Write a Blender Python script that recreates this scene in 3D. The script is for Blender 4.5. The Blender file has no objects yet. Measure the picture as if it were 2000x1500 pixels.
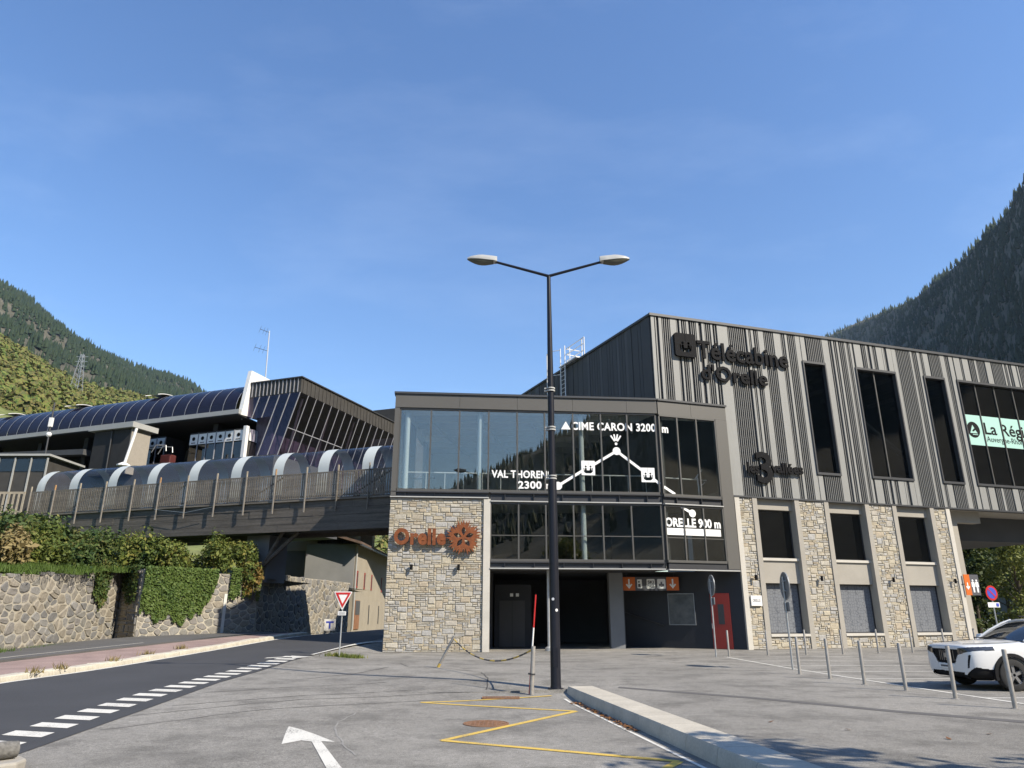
import bpy, bmesh, math, random
import numpy as np
from mathutils import Vector, Matrix, noise

# ------------------------------------------------------------------ camera, sky, sun, exposure
scene = bpy.context.scene
COL = scene.collection
R = math.radians
cam_d = bpy.data.cameras.new('camera'); cam = bpy.data.objects.new('camera', cam_d); COL.objects.link(cam)
cam.location = (0, 0, 1.6); cam.rotation_euler = (R(108), 0, 0)
cam_d.sensor_width = 36; cam_d.lens = 24.97; cam_d.clip_start = 0.1; cam_d.clip_end = 20000
scene.camera = cam
SUN_AZ, SUN_EL = R(124), R(40)            # azimuth clockwise from +Y
world = bpy.data.worlds.new('World'); scene.world = world; world.use_nodes = True
wn = world.node_tree.nodes; wl = world.node_tree.links
bg = wn['Background']
sky = wn.new('ShaderNodeTexSky'); sky.sky_type = 'NISHITA'; sky.sun_disc = False
sky.sun_elevation = SUN_EL; sky.sun_rotation = SUN_AZ
sky.altitude = 900; sky.air_density = 1.3; sky.dust_density = 0.3; sky.ozone_density = 3.0
# faint high cirrus over the whole sky dome
wtc = wn.new('ShaderNodeTexCoord'); wmap = wn.new('ShaderNodeMapping'); wmap.inputs['Scale'].default_value = (1.2, 3.5, 5.0)
wmap.inputs['Rotation'].default_value = (0.3, 0.2, 0.5)
wno = wn.new('ShaderNodeTexNoise'); wno.inputs['Scale'].default_value = 1.6; wno.inputs['Detail'].default_value = 7; wno.inputs['Roughness'].default_value = 0.6
wrp = wn.new('ShaderNodeMapRange'); wrp.inputs['From Min'].default_value = 0.5; wrp.inputs['From Max'].default_value = 0.85
wrp.inputs['To Min'].default_value = 0.0; wrp.inputs['To Max'].default_value = 0.07
wmx = wn.new('ShaderNodeMix'); wmx.data_type = 'RGBA'; wmx.inputs['B'].default_value = (7.5, 8.2, 9.2, 1)
wl.new(wtc.outputs['Generated'], wmap.inputs['Vector']); wl.new(wmap.outputs['Vector'], wno.inputs['Vector'])
wl.new(wno.outputs['Fac'], wrp.inputs['Value']); wl.new(wrp.outputs['Result'], wmx.inputs['Factor'])
whs = wn.new('ShaderNodeHueSaturation'); whs.inputs['Saturation'].default_value = 1.16; whs.inputs['Hue'].default_value = 0.507
wl.new(sky.outputs['Color'], whs.inputs['Color']); wl.new(whs.outputs['Color'], wmx.inputs['A']); wl.new(wmx.outputs['Result'], bg.inputs['Color'])
bg.inputs['Strength'].default_value = 0.132
sun_d = bpy.data.lights.new('sun', 'SUN'); sun = bpy.data.objects.new('sun', sun_d); COL.objects.link(sun)
sun_d.energy = 4.8; sun_d.angle = R(0.5); sun_d.color = (1.0, 0.91, 0.77)
sdir = Vector((math.sin(SUN_AZ) * math.cos(SUN_EL), math.cos(SUN_AZ) * math.cos(SUN_EL), math.sin(SUN_EL)))
sun.rotation_euler = sdir.to_track_quat('Z', 'Y').to_euler()
sun.location = (60, -15, 60)
vs = scene.view_settings
vs.view_transform = 'Standard'; vs.look = 'None'; vs.exposure = 0.7; vs.gamma = 1.0; vs.use_curve_mapping = False
scene.cycles.use_denoising = True
scene.cycles.max_bounces = 8; scene.cycles.transparent_max_bounces = 24
scene.cycles.caustics_reflective = False; scene.cycles.caustics_refractive = False
scene.cycles.sample_clamp_indirect = 4.0

rng = random.Random(7)

# ------------------------------------------------------------------ helpers
class MB:
    """collects faces, builds ONE mesh object"""
    def __init__(s): s.v = []; s.f = []
    def add(s, vs_, fs_):
        o = len(s.v); s.v += [tuple(q) for q in vs_]; s.f += [tuple(i + o for i in q) for q in fs_]
    def box(s, x0, x1, y0, y1, z0, z1, F=None):
        P = [(x, y, z) for z in (z0, z1) for y in (y0, y1) for x in (x0, x1)]
        if F: P = [F(*p) for p in P]
        s.add(P, [(0, 2, 3, 1), (4, 5, 7, 6), (0, 1, 5, 4), (2, 6, 7, 3), (0, 4, 6, 2), (1, 3, 7, 5)]); return s
    def hexa(s, P):   # 8 points: bottom 4 (x0y0,x1y0,x0y1,x1y1) then top 4
        s.add(P, [(0, 2, 3, 1), (4, 5, 7, 6), (0, 1, 5, 4), (2, 6, 7, 3), (0, 4, 6, 2), (1, 3, 7, 5)]); return s
    def quad(s, *P): s.add(P, [tuple(range(len(P)))]); return s
    def prism(s, poly, h0, h1, F=None):    # poly in (x,y), extruded in third axis
        n = len(poly)
        P = [(x, y, h0) for x, y in poly] + [(x, y, h1) for x, y in poly]
        if F: P = [F(*p) for p in P]
        s.add(P, [tuple(range(n))[::-1], tuple(range(n, 2 * n))] + [(i, (i + 1) % n, n + (i + 1) % n, n + i) for i in range(n)]); return s
    def tube(s, p0, p1, r0, r1=None, n=8):
        p0 = Vector(p0); p1 = Vector(p1); r1 = r0 if r1 is None else r1
        d = (p1 - p0).normalized(); a = d.orthogonal().normalized(); b = d.cross(a)
        V = []
        for p, r in ((p0, r0), (p1, r1)):
            for i in range(n):
                t = 2 * math.pi * i / n; V.append(p + (a * math.cos(t) + b * math.sin(t)) * r)
        s.add(V, [(i, (i + 1) % n, n + (i + 1) % n, n + i) for i in range(n)] + [tuple(range(n))[::-1], tuple(range(n, 2 * n))]); return s
    def path(s, pts, r, n=6):
        for a, b in zip(pts[:-1], pts[1:]): s.tube(a, b, r, r, n)
        return s
    def lathe(s, prof, n=16, c=(0, 0, 0)):   # prof [(r,z)] around z
        V = []
        for r, z in prof:
            for i in range(n):
                t = 2 * math.pi * i / n; V.append((c[0] + r * math.cos(t), c[1] + r * math.sin(t), c[2] + z))
        m = len(prof)
        F = [(j * n + i, j * n + (i + 1) % n, (j + 1) * n + (i + 1) % n, (j + 1) * n + i) for j in range(m - 1) for i in range(n)]
        F += [tuple(range(n))[::-1], tuple(range((m - 1) * n, m * n))]
        s.add(V, F); return s
    def loft(s, rings, closed=True, caps=True):
        n = len(rings[0]); V = [p for r in rings for p in r]
        F = []
        for j in range(len(rings) - 1):
            for i in range(n if closed else n - 1):
                F.append((j * n + i, j * n + (i + 1) % n, (j + 1) * n + (i + 1) % n, (j + 1) * n + i))
        if caps and closed: F += [tuple(range(n))[::-1], tuple(range((len(rings) - 1) * n, len(rings) * n))]
        s.add(V, F); return s
    def build(s, name, m, parent=None, world=True, smooth=None, bevel=0, fix=True, subd=0):
        off = Vector((0, 0, 0))
        if parent is not None and world: off = wloc(parent)
        V = s.v if off.length == 0 else [(x - off.x, y - off.y, z - off.z) for x, y, z in s.v]
        me = bpy.data.meshes.new(name); me.from_pydata(V, [], s.f)
        if fix and len(s.f) < 30000:
            bm = bmesh.new(); bm.from_mesh(me); bmesh.ops.recalc_face_normals(bm, faces=bm.faces); bm.to_mesh(me); bm.free()
        me.materials.append(m)
        if smooth is not None:
            me.shade_smooth(); me.set_sharp_from_angle(angle=R(smooth))
        o = link(name, me, parent)
        if bevel:
            md = o.modifiers.new('bevel', 'BEVEL'); md.width = bevel; md.segments = 2; md.limit_method = 'ANGLE'; md.angle_limit = R(40)
        if subd:
            md = o.modifiers.new('subd', 'SUBSURF'); md.levels = subd; md.render_levels = subd
        return o

def wloc(o):
    l = Vector((0, 0, 0))
    while o is not None: l = l + o.location; o = o.parent
    return l
def link(name, data, parent=None):
    o = bpy.data.objects.new(name, data); COL.objects.link(o)
    if parent is not None: o.parent = parent
    return o
def tag(o, label=None, cat=None, group=None, kind=None):
    if label: o['label'] = label
    if cat: o['category'] = cat
    if group: o['group'] = group
    if kind: o['kind'] = kind
    return o
def thing(name, label, cat, loc=(0, 0, 0), rz=0, group=None):
    o = bpy.data.objects.new(name, None); COL.objects.link(o); o.empty_display_size = 0.2
    o.location = loc; o.rotation_euler = (0, 0, rz)
    return tag(o, label, cat, group)
def struct(o): o['kind'] = 'structure'; return o
def copy_tree(o, parent=None):
    c = o.copy(); COL.objects.link(c); c.parent = parent
    for ch in list(o.children): copy_tree(ch, c)
    return c
class Frame:
    """vertical facade plane: s along, d outward, z up"""
    def __init__(self, o, sd):
        l = math.hypot(*sd); self.o = Vector((o[0], o[1], 0)); self.s = Vector((sd[0] / l, sd[1] / l, 0))
        self.n = Vector((self.s.y, -self.s.x, 0))
        if self.n.y > 0: self.n = -self.n
    def __call__(self, s, d, z): return self.o + self.s * s + self.n * d + Vector((0, 0, z))
    def mat(self, s, d, z):   # local x -> s, y -> up, z -> outward
        m = Matrix.Identity(4); p = self(s, d, z)
        for i in range(3):
            m[i][0] = self.s[i]; m[i][1] = (0, 0, 1)[i]; m[i][2] = self.n[i]; m[i][3] = p[i]
        return m
def place(o, M, parent=None):
    if parent is not None: M = Matrix.Translation(-wloc(parent)) @ M
    o.matrix_basis = M; return o
def text_mesh(body, size=1, depth=0.02, bold=0.0, space=1.0):
    c = bpy.data.curves.new('t', 'FONT'); c.body = body; c.size = size; c.extrude = depth / 2; c.offset = bold; c.space_character = space; c.resolution_u = 3
    o = bpy.data.objects.new('t', c); COL.objects.link(o)
    dg = bpy.context.evaluated_depsgraph_get(); me = bpy.data.meshes.new_from_object(o.evaluated_get(dg))
    bpy.data.objects.remove(o); bpy.data.curves.remove(c)
    return me
def text_obj(name, body, F, s0, z0, width, height, d, m, parent=None, depth=0.02, bold=0.02, space=1.0):
    """flat lettering whose cap box is width x height with lower left at (s0,z0) on facade frame F"""
    me = text_mesh(body, 1.0, depth, bold, space)
    xs = [v.co.x for v in me.vertices]; ys = [v.co.y for v in me.vertices]
    x0, x1 = min(xs), max(xs); y0, y1 = 0.0, max(ys)
    for v in me.vertices:
        v.co.x = (v.co.x - x0) / (x1 - x0) * width; v.co.y = (v.co.y - y0) / (y1 - y0) * height
    me.materials.clear(); me.materials.append(m)
    o = link(name, me, parent); place(o, F.mat(s0, d, z0), parent); return o

# ------------------------------------------------------------------ materials
def nt(name):
    m = bpy.data.materials.new(name); m.use_nodes = True
    return m, m.node_tree.nodes, m.node_tree.links, m.node_tree.nodes['Principled BSDF']
def c4(c): return (c[0], c[1], c[2], 1)
def pm(name, col, rough=0.6, metal=0.0, var=0.12, scale=3.0, fine=0.0, fscale=60, bump=0.0, bscale=40, col2=None, coat=0, stretch=None, spec=0.5):
    """principled with two scales of world-space noise on colour and fine bump"""
    m, n, l, b = nt(name)
    geo = n.new('ShaderNodeNewGeometry'); src = geo.outputs['Position']
    if stretch:
        mp = n.new('ShaderNodeMapping'); mp.inputs['Scale'].default_value = stretch; l.new(src, mp.inputs['Vector']); src = mp.outputs['Vector']
    no = n.new('ShaderNodeTexNoise'); no.inputs['Scale'].default_value = scale; no.inputs['Detail'].default_value = 6; no.inputs['Roughness'].default_value = 0.6
    l.new(src, no.inputs['Vector'])
    rp = n.new('ShaderNodeValToRGB'); rp.color_ramp.elements[0].position = 0.3; rp.color_ramp.elements[1].position = 0.7
    c2 = col2 if col2 else tuple(min(1, q * (1 + var)) for q in col)
    c1 = tuple(q * (1 - var) for q in col) if not col2 else col
    rp.color_ramp.elements[0].color = c4(c1); rp.color_ramp.elements[1].color = c4(c2)
    l.new(no.outputs['Fac'], rp.inputs['Fac']); out = rp.outputs['Color']
    if fine:
        nf = n.new('ShaderNodeTexNoise'); nf.inputs['Scale'].default_value = fscale; nf.inputs['Detail'].default_value = 3; l.new(src, nf.inputs['Vector'])
        mr = n.new('ShaderNodeMapRange'); mr.inputs['From Min'].default_value = 0.25; mr.inputs['From Max'].default_value = 0.75
        mr.inputs['To Min'].default_value = 1 - fine; mr.inputs['To Max'].default_value = 1 + fine; l.new(nf.outputs['Fac'], mr.inputs['Value'])
        mx = n.new('ShaderNodeVectorMath'); mx.operation = 'SCALE'; l.new(out, mx.inputs[0]); l.new(mr.outputs['Result'], mx.inputs['Scale']); out = mx.outputs['Vector']
    l.new(out, b.inputs['Base Color'])
    b.inputs['Roughness'].default_value = rough; b.inputs['Metallic'].default_value = metal; b.inputs['Coat Weight'].default_value = coat
    b.inputs['Specular IOR Level'].default_value = spec
    if bump:
        nb = n.new('ShaderNodeTexNoise'); nb.inputs['Scale'].default_value = bscale; nb.inputs['Detail'].default_value = 4; l.new(src, nb.inputs['Vector'])
        bu = n.new('ShaderNodeBump'); bu.inputs['Strength'].default_value = bump; bu.inputs['Distance'].default_value = 0.02
        l.new(nb.outputs['Fac'], bu.inputs['Height']); l.new(bu.outputs['Normal'], b.inputs['Normal'])
    return m
def stone_mat(name, cols, rough=0.85):
    """every stone its own tone (object random + island random), with mineral mottling"""
    m, n, l, b = nt(name)
    geo = n.new('ShaderNodeNewGeometry'); oi = n.new('ShaderNodeObjectInfo')
    ad = n.new('ShaderNodeMath'); ad.operation = 'ADD'; l.new(geo.outputs['Random Per Island'], ad.inputs[0]); l.new(oi.outputs['Random'], ad.inputs[1])
    fr = n.new('ShaderNodeMath'); fr.operation = 'FRACT'; l.new(ad.outputs[0], fr.inputs[0])
    rp = n.new('ShaderNodeValToRGB'); rp.color_ramp.interpolation = 'CONSTANT'
    el = rp.color_ramp.elements
    while len(el) < len(cols): el.new(0.5)
    for i, c in enumerate(cols): el[i].position = i / len(cols); el[i].color = c4(c)
    l.new(fr.outputs[0], rp.inputs['Fac'])
    no = n.new('ShaderNodeTexNoise'); no.inputs['Scale'].default_value = 9; no.inputs['Detail'].default_value = 8; no.inputs['Roughness'].default_value = 0.7
    l.new(geo.outputs['Position'], no.inputs['Vector'])
    mr = n.new('ShaderNodeMapRange'); mr.inputs['From Min'].default_value = 0.25; mr.inputs['From Max'].default_value = 0.75
    mr.inputs['To Min'].default_value = 0.7; mr.inputs['To Max'].default_value = 1.3; l.new(no.outputs['Fac'], mr.inputs['Value'])
    mx = n.new('ShaderNodeVectorMath'); mx.operation = 'SCALE'; l.new(rp.outputs['Color'], mx.inputs[0]); l.new(mr.outputs['Result'], mx.inputs['Scale'])
    l.new(mx.outputs['Vector'], b.inputs['Base Color']); b.inputs['Roughness'].default_value = rough
    bu = n.new('ShaderNodeBump'); bu.inputs['Strength'].default_value = 0.6; bu.inputs['Distance'].default_value = 0.03
    l.new(no.outputs['Fac'], bu.inputs['Height']); l.new(bu.outputs['Normal'], b.inputs['Normal'])
    return m
def leaf_mat(name, cols, rough=0.6, trans=0.25):
    """foliage: tone per leaf clump + slow drift, slight translucency"""
    m, n, l, b = nt(name)
    geo = n.new('ShaderNodeNewGeometry')
    no = n.new('ShaderNodeTexNoise'); no.inputs['Scale'].default_value = 0.9; no.inputs['Detail'].default_value = 3; l.new(geo.outputs['Position'], no.inputs['Vector'])
    ad = n.new('ShaderNodeMath'); ad.operation = 'MULTIPLY_ADD'; ad.inputs[1].default_value = 0.45; l.new(geo.outputs['Random Per Island'], ad.inputs[0])
    sb = n.new('ShaderNodeMath'); sb.operation = 'SUBTRACT'; sb.inputs[1].default_value = 0.22; l.new(no.outputs['Fac'], sb.inputs[0]); l.new(sb.outputs[0], ad.inputs[2])
    rp = n.new('ShaderNodeValToRGB'); el = rp.color_ramp.elements
    while len(el) < len(cols): el.new(0.5)
    for i, c in enumerate(cols): el[i].position = 0.2 + 0.6 * i / max(1, len(cols) - 1); el[i].color = c4(c)
    l.new(ad.outputs[0], rp.inputs['Fac']); l.new(rp.outputs['Color'], b.inputs['Base Color'])
    b.inputs['Roughness'].default_value = rough; b.inputs['Specular IOR Level'].default_value = 0.25
    if trans:
        tr = n.new('ShaderNodeBsdfTranslucent'); l.new(rp.outputs['Color'], tr.inputs['Color'])
        ms = n.new('ShaderNodeMixShader'); ms.inputs[0].default_value = trans
        l.new(b.outputs[0], ms.inputs[1]); l.new(tr.outputs[0], ms.inputs[2]); l.new(ms.outputs[0], n['Material Output'].inputs['Surface'])
    return m
def glass_mat(name, tint, refl=0.1, rough=0.0, gcol=(1, 1, 1), graze=0.9):
    m, n, l, b = nt(name); n.remove(b)
    t = n.new('ShaderNodeBsdfTransparent'); t.inputs['Color'].default_value = c4(tint)
    g = n.new('ShaderNodeBsdfGlossy'); g.inputs['Roughness'].default_value = rough; g.inputs['Color'].default_value = c4(gcol)
    lw = n.new('ShaderNodeLayerWeight'); lw.inputs['Blend'].default_value = 0.5       # Schlick reflectance, the same from both sides
    pw = n.new('ShaderNodeMath'); pw.operation = 'POWER'; pw.inputs[1].default_value = 4.5; l.new(lw.outputs['Facing'], pw.inputs[0])
    ad = n.new('ShaderNodeMath'); ad.operation = 'MULTIPLY_ADD'; ad.use_clamp = True; ad.inputs[1].default_value = graze; ad.inputs[2].default_value = refl + 0.04; l.new(pw.outputs[0], ad.inputs[0])
    ms = n.new('ShaderNodeMixShader'); l.new(ad.outputs[0], ms.inputs[0]); l.new(t.outputs[0], ms.inputs[1]); l.new(g.outputs[0], ms.inputs[2])
    l.new(ms.outputs[0], n['Material Output'].inputs['Surface'])
    return m

def asphalt_mat(name, col):
    """worn asphalt: slow stains, mid patches, aggregate speckle and relief"""
    m, n, l, b = nt(name); geo = n.new('ShaderNodeNewGeometry'); fac = None
    for sc, det, lo, hi, f0, f1 in ((0.16, 5, .80, 1.12, .35, .65), (0.9, 7, .76, 1.06, .38, .52), (5, 5, .86, 1.10, .3, .7), (16, 3, .84, 1.16, .3, .7), (60, 2, .52, 1.48, .28, .72)):
        no = n.new('ShaderNodeTexNoise'); no.inputs['Scale'].default_value = sc; no.inputs['Detail'].default_value = det; no.inputs['Roughness'].default_value = .6; l.new(geo.outputs['Position'], no.inputs['Vector'])
        mr = n.new('ShaderNodeMapRange'); mr.inputs['From Min'].default_value = f0; mr.inputs['From Max'].default_value = f1; mr.inputs['To Min'].default_value = lo; mr.inputs['To Max'].default_value = hi; l.new(no.outputs['Fac'], mr.inputs['Value'])
        if fac is None: fac = mr.outputs['Result']
        else:
            mu = n.new('ShaderNodeMath'); mu.operation = 'MULTIPLY'; l.new(fac, mu.inputs[0]); l.new(mr.outputs['Result'], mu.inputs[1]); fac = mu.outputs[0]
    mx = n.new('ShaderNodeVectorMath'); mx.operation = 'SCALE'; mx.inputs[0].default_value = col; l.new(fac, mx.inputs['Scale']); l.new(mx.outputs['Vector'], b.inputs['Base Color'])
    b.inputs['Roughness'].default_value = .93; b.inputs['Specular IOR Level'].default_value = .3
    bu = n.new('ShaderNodeBump'); bu.inputs['Strength'].default_value = .6; bu.inputs['Distance'].default_value = .012; l.new(no.outputs['Fac'], bu.inputs['Height']); l.new(bu.outputs['Normal'], b.inputs['Normal'])
    return m
def paint_mat(name, col, under=(.17, .16, .145)):
    """road paint worn through to the asphalt in cracks and flakes"""
    m, n, l, b = nt(name); geo = n.new('ShaderNodeNewGeometry')
    n1 = n.new('ShaderNodeTexNoise'); n1.inputs['Scale'].default_value = 38; n1.inputs['Detail'].default_value = 5; n1.inputs['Roughness'].default_value = .7; l.new(geo.outputs['Position'], n1.inputs['Vector'])
    n2 = n.new('ShaderNodeTexNoise'); n2.inputs['Scale'].default_value = 1.7; n2.inputs['Detail'].default_value = 4; l.new(geo.outputs['Position'], n2.inputs['Vector'])
    ad = n.new('ShaderNodeMath'); ad.operation = 'MULTIPLY_ADD'; ad.inputs[1].default_value = .55; l.new(n2.outputs['Fac'], ad.inputs[0]); l.new(n1.outputs['Fac'], ad.inputs[2])
    mr = n.new('ShaderNodeMapRange'); mr.inputs['From Min'].default_value = .60; mr.inputs['From Max'].default_value = .71; l.new(ad.outputs[0], mr.inputs['Value'])
    mx = n.new('ShaderNodeMix'); mx.data_type = 'RGBA'; mx.inputs['A'].default_value = c4(under); mx.inputs['B'].default_value = c4(col); l.new(mr.outputs['Result'], mx.inputs['Factor'])
    l.new(mx.outputs['Result'], b.inputs['Base Color']); b.inputs['Roughness'].default_value = .85; return m
M = {}
M['asphalt'] = asphalt_mat('worn_asphalt', (0.235, 0.223, 0.200))
M['road'] = pm('dark_asphalt', (0.048, 0.048, 0.050), 0.8, var=0.12, scale=0.5, fine=0.25, fscale=70, bump=0.3, bscale=110)
M['walk'] = pm('sidewalk_asphalt', (0.09, 0.088, 0.085), 0.9, var=0.15, scale=0.8, fine=0.2, fscale=40)
M['pink'] = pm('pink_pavement', (0.28, 0.20, 0.175), 0.9, var=0.22, scale=0.9, fine=0.25, fscale=22)
M['kerb'] = pm('kerb_concrete', (0.46, 0.42, 0.345), 0.85, var=0.14, scale=1.5, fine=0.12, fscale=35, bump=0.2)
M['kerbstone'] = pm('pale_kerb_stone', (0.50, 0.46, 0.37), 0.85, var=0.18, scale=2.5, fine=0.15, fscale=30, bump=0.3)
M['concrete'] = pm('concrete', (0.34, 0.315, 0.27), 0.85, var=0.08, scale=0.8, fine=0.06, fscale=20, bump=0.1)
M['palecon'] = pm('pale_concrete', (0.52, 0.49, 0.43), 0.85, var=0.07, scale=1.2, fine=0.06, fscale=25)
M['greycon'] = pm('grey_concrete', (0.20, 0.205, 0.21), 0.8, var=0.08, scale=0.7)
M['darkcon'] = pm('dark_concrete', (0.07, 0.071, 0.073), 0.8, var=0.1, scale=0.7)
M['white'] = paint_mat('white_road_paint', (0.62, 0.60, 0.54))
M['yellow'] = paint_mat('yellow_road_paint', (0.60, 0.41, 0.08))
M['mortar'] = pm('lime_mortar', (0.42, 0.37, 0.27), 0.95, var=0.15, scale=4, fine=0.15, fscale=50, bump=0.3)
M['rubblemortar'] = pm('rubble_mortar', (0.40, 0.365, 0.29), 0.95, var=0.16, scale=3, fine=0.15, fscale=40, bump=0.4)
M['stone'] = stone_mat('split_stone', [(0.388, 0.343, 0.264), (0.422, 0.367, 0.268), (0.381, 0.360, 0.319), (0.442, 0.394, 0.298), (0.371, 0.360, 0.336), (0.402, 0.340, 0.251), (0.415, 0.381, 0.315), (0.391, 0.377, 0.349), (0.436, 0.401, 0.329), (0.354, 0.340, 0.312), (0.422, 0.374, 0.288), (0.429, 0.401, 0.342), (0.402, 0.367, 0.308)])
M['rubble'] = stone_mat('rubble_stone', [(.20, .19, .165), (.23, .21, .175), (.25, .22, .17), (.175, .17, .16), (.24, .23, .21), (.28, .25, .20), (.21, .195, .175), (.16, .155, .145)])
M['panel'] = pm('light_cladding', (0.255, 0.255, 0.240), 0.55, var=0.07, scale=0.8, fine=.05, fscale=9, stretch=(1, 1, .18))
M['rib'] = pm('grey_rib', (0.19, 0.189, 0.179), 0.5, var=0.05, scale=1)
M['groove'] = pm('groove_backing', (0.028, 0.028, 0.031), 0.7, var=0.1, scale=1)
M['graphite'] = pm('graphite_cladding', (0.055, 0.055, 0.058), 0.55, var=0.08, scale=0.8)
M['graphite2'] = pm('graphite_cladding_seam', (0.08, 0.08, 0.083), 0.55, var=0.08, scale=0.8)
M['coping'] = pm('dark_coping', (0.06, 0.062, 0.066), 0.45, var=0.06, metal=0.2)
M['bronze'] = pm('bronze_fascia', (0.098, 0.093, 0.083), 0.5, var=0.04, scale=0.5)
M['frame'] = pm('bronze_frame', (0.085, 0.082, 0.075), 0.45, var=0.04, scale=1)
M['steel'] = pm('dark_steel', (0.035, 0.036, 0.04), 0.45, var=0.1)
M['lightsteel'] = pm('steel_flange', (0.42, 0.42, 0.40), 0.5, var=0.06)
M['glass'] = glass_mat('clear_glass', (0.84, 0.87, 0.87), 0.085, 0.0, (1.0, .94, .84))
M['darkglass'] = glass_mat('tinted_glass', (0.30, 0.32, 0.33), 0.03)
M['tubeglass'] = glass_mat('clear_polycarbonate', (0.92, 0.93, 0.95), 0.0, 0.08, (0.85, 0.9, 1.0), 0.5)
M['bluewhite'] = pm('white_steel_column', (0.62, 0.66, 0.64), 0.5, var=0.03)
M['white_p'] = pm('white_paint', (0.78, 0.77, 0.74), 0.5, var=0.04)
M['decal'] = pm('white_film', (0.85, 0.85, 0.83), 0.5, var=0.02)
M['black'] = pm('black_letters', (0.008, 0.008, 0.009), 0.75, var=0.1, spec=0.15)
M['lampblack'] = pm('blue_black_paint', (0.012, 0.013, 0.019), 0.4, var=0.15, scale=6, spec=0.3)
M['galv'] = pm('galvanised_steel', (0.42, 0.43, 0.43), 0.45, metal=0.5, var=0.1, scale=8)
M['bollard'] = pm('bollard_steel', (0.36, 0.34, 0.31), 0.5, metal=0.35, var=0.12, scale=10)
M['rust'] = pm('corten_steel', (0.185, 0.052, 0.013), 0.8, var=0.3, scale=6, fine=0.25, fscale=40)
M['rustplate'] = pm('rusty_grating', (0.20, 0.105, 0.055), 0.8, var=0.3, scale=9, fine=0.3, fscale=60)
M['intwall'] = pm('interior_wall', (0.45, 0.46, 0.45), 0.8, var=0.05)
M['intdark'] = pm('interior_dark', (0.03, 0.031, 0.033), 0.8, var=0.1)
M['intceil'] = pm('interior_ceiling', (0.62, 0.63, 0.61), 0.8, var=0.04)
M['film'] = None
M['wood'] = pm('weathered_wood', (0.165, 0.145, 0.118), 0.85, var=0.3, scale=1.2, fine=0.3, fscale=14, stretch=(0.6, 0.6, 6))
M['wooddark'] = pm('dark_beam_wood', (0.100, 0.088, 0.074), 0.85, var=0.35, scale=0.8, fine=0.35, fscale=10, stretch=(0.5, 0.5, 8))
M['woodpale'] = pm('pale_post_wood', (0.34, 0.29, 0.22), 0.8, var=0.2, scale=4)
M['woodorange'] = pm('new_post_wood', (0.42, 0.24, 0.11), 0.8, var=0.2, scale=4)
M['grass'] = pm('rough_grass', (0.055, 0.085, 0.022), 0.95, var=0.4, scale=1.3, fine=0.4, fscale=18, bump=0.6, bscale=12)
M['soil'] = pm('valley_ground', (0.09, 0.095, 0.045), 0.95, var=0.35, scale=0.05, fine=0.3, fscale=2)
M['red'] = pm('traffic_red', (0.52, 0.022, 0.02), 0.4, var=0.05)
M['orange'] = pm('sign_orange', (0.62, 0.14, 0.02), 0.45, var=0.04)
M['signblue'] = pm('sign_blue', (0.06, 0.09, 0.48), 0.4, var=0.04)
M['signgrey'] = pm('sign_dark_grey', (0.09, 0.09, 0.10), 0.5, var=0.04)
M['signback'] = pm('sign_back_grey', (0.20, 0.21, 0.22), 0.5, metal=0.3, var=0.1)
M['mint'] = pm('mint_banner', (0.38, 0.62, 0.54), 0.7, var=0.02)
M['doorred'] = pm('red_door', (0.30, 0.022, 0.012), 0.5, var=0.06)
# ------------------------------------------------------------------ ground, road, pavements
def sm(a, b, x):
    t = max(0.0, min(1.0, (x - a) / (b - a))); return t * t * (3 - 2 * t)
def kerb_x(y): return 1.31 + (18.0 - y) * 0.162       # left top edge of the raised kerb
def gz(x, y):
    """ground level: the lower car park left of the kerb dips 0.2 m below the plaza"""
    w = sm(-1.0, -5.5, x); z = -0.2 * (1 - (sm(16.6, 20.0, y) * (1 - w) + sm(6.0, 30.0, y) * w)); kx = kerb_x(min(y, 18.0))
    if y <= 18.0: z = 0.0 if x > kx + 0.3 else z
    else: z *= 1 - sm(kx + 0.1, kx + 1.3, x)
    z += 0.5 * sm(22, 43, y) * sm(-5.95, -7.4, x)
    return z
def sheet(name, m, xs, ys, fz, clip=None):
    mb = MB(); nx, ny = len(xs), len(ys)
    V = [(x, y, fz(x, y)) for y in ys for x in xs]
    F = [(j * nx + i, j * nx + i + 1, (j + 1) * nx + i + 1, (j + 1) * nx + i) for j in range(ny - 1) for i in range(nx - 1)]
    mb.add(V, F); return struct(mb.build(name, m, fix=False, smooth=40))
def strip(name, m, left, right, dz, parent=None, step=1.0, kind='structure'):
    """sheet between two polylines of equal length (list of (x,y)), draped on gz + dz"""
    mb = MB(); L = []; Rr = []
    for i in range(len(left) - 1):
        n = max(1, int(math.hypot(left[i + 1][0] - left[i][0], left[i + 1][1] - left[i][1]) / step))
        for k in range(n):
            t = k / n
            L.append([left[i][q] * (1 - t) + left[i + 1][q] * t for q in (0, 1)]); Rr.append([right[i][q] * (1 - t) + right[i + 1][q] * t for q in (0, 1)])
    L.append(left[-1]); Rr.append(right[-1])
    m4 = 5
    rows = []
    for a, b in zip(L, Rr):
        rows.append([(a[0] + (b[0] - a[0]) * k / m4, a[1] + (b[1] - a[1]) * k / m4, gz(a[0] + (b[0] - a[0]) * k / m4, a[1] + (b[1] - a[1]) * k / m4) + dz) for k in range(m4 + 1)])
    mb.loft(rows, closed=False, caps=False)
    o = mb.build(name, m, parent, fix=False, smooth=40)
    if kind and parent is None: o['kind'] = kind
    return o
def frange(a, b, n): return [a + (b - a) * i / n for i in range(n + 1)]

# valley floor to the horizon
mb = MB(); mb.quad((-4500, -4500, -0.6), (4500, -4500, -0.6), (4500, 4500, -0.6), (-4500, 4500, -0.6))
struct(mb.build('ground', M['soil'], fix=False))
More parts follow.
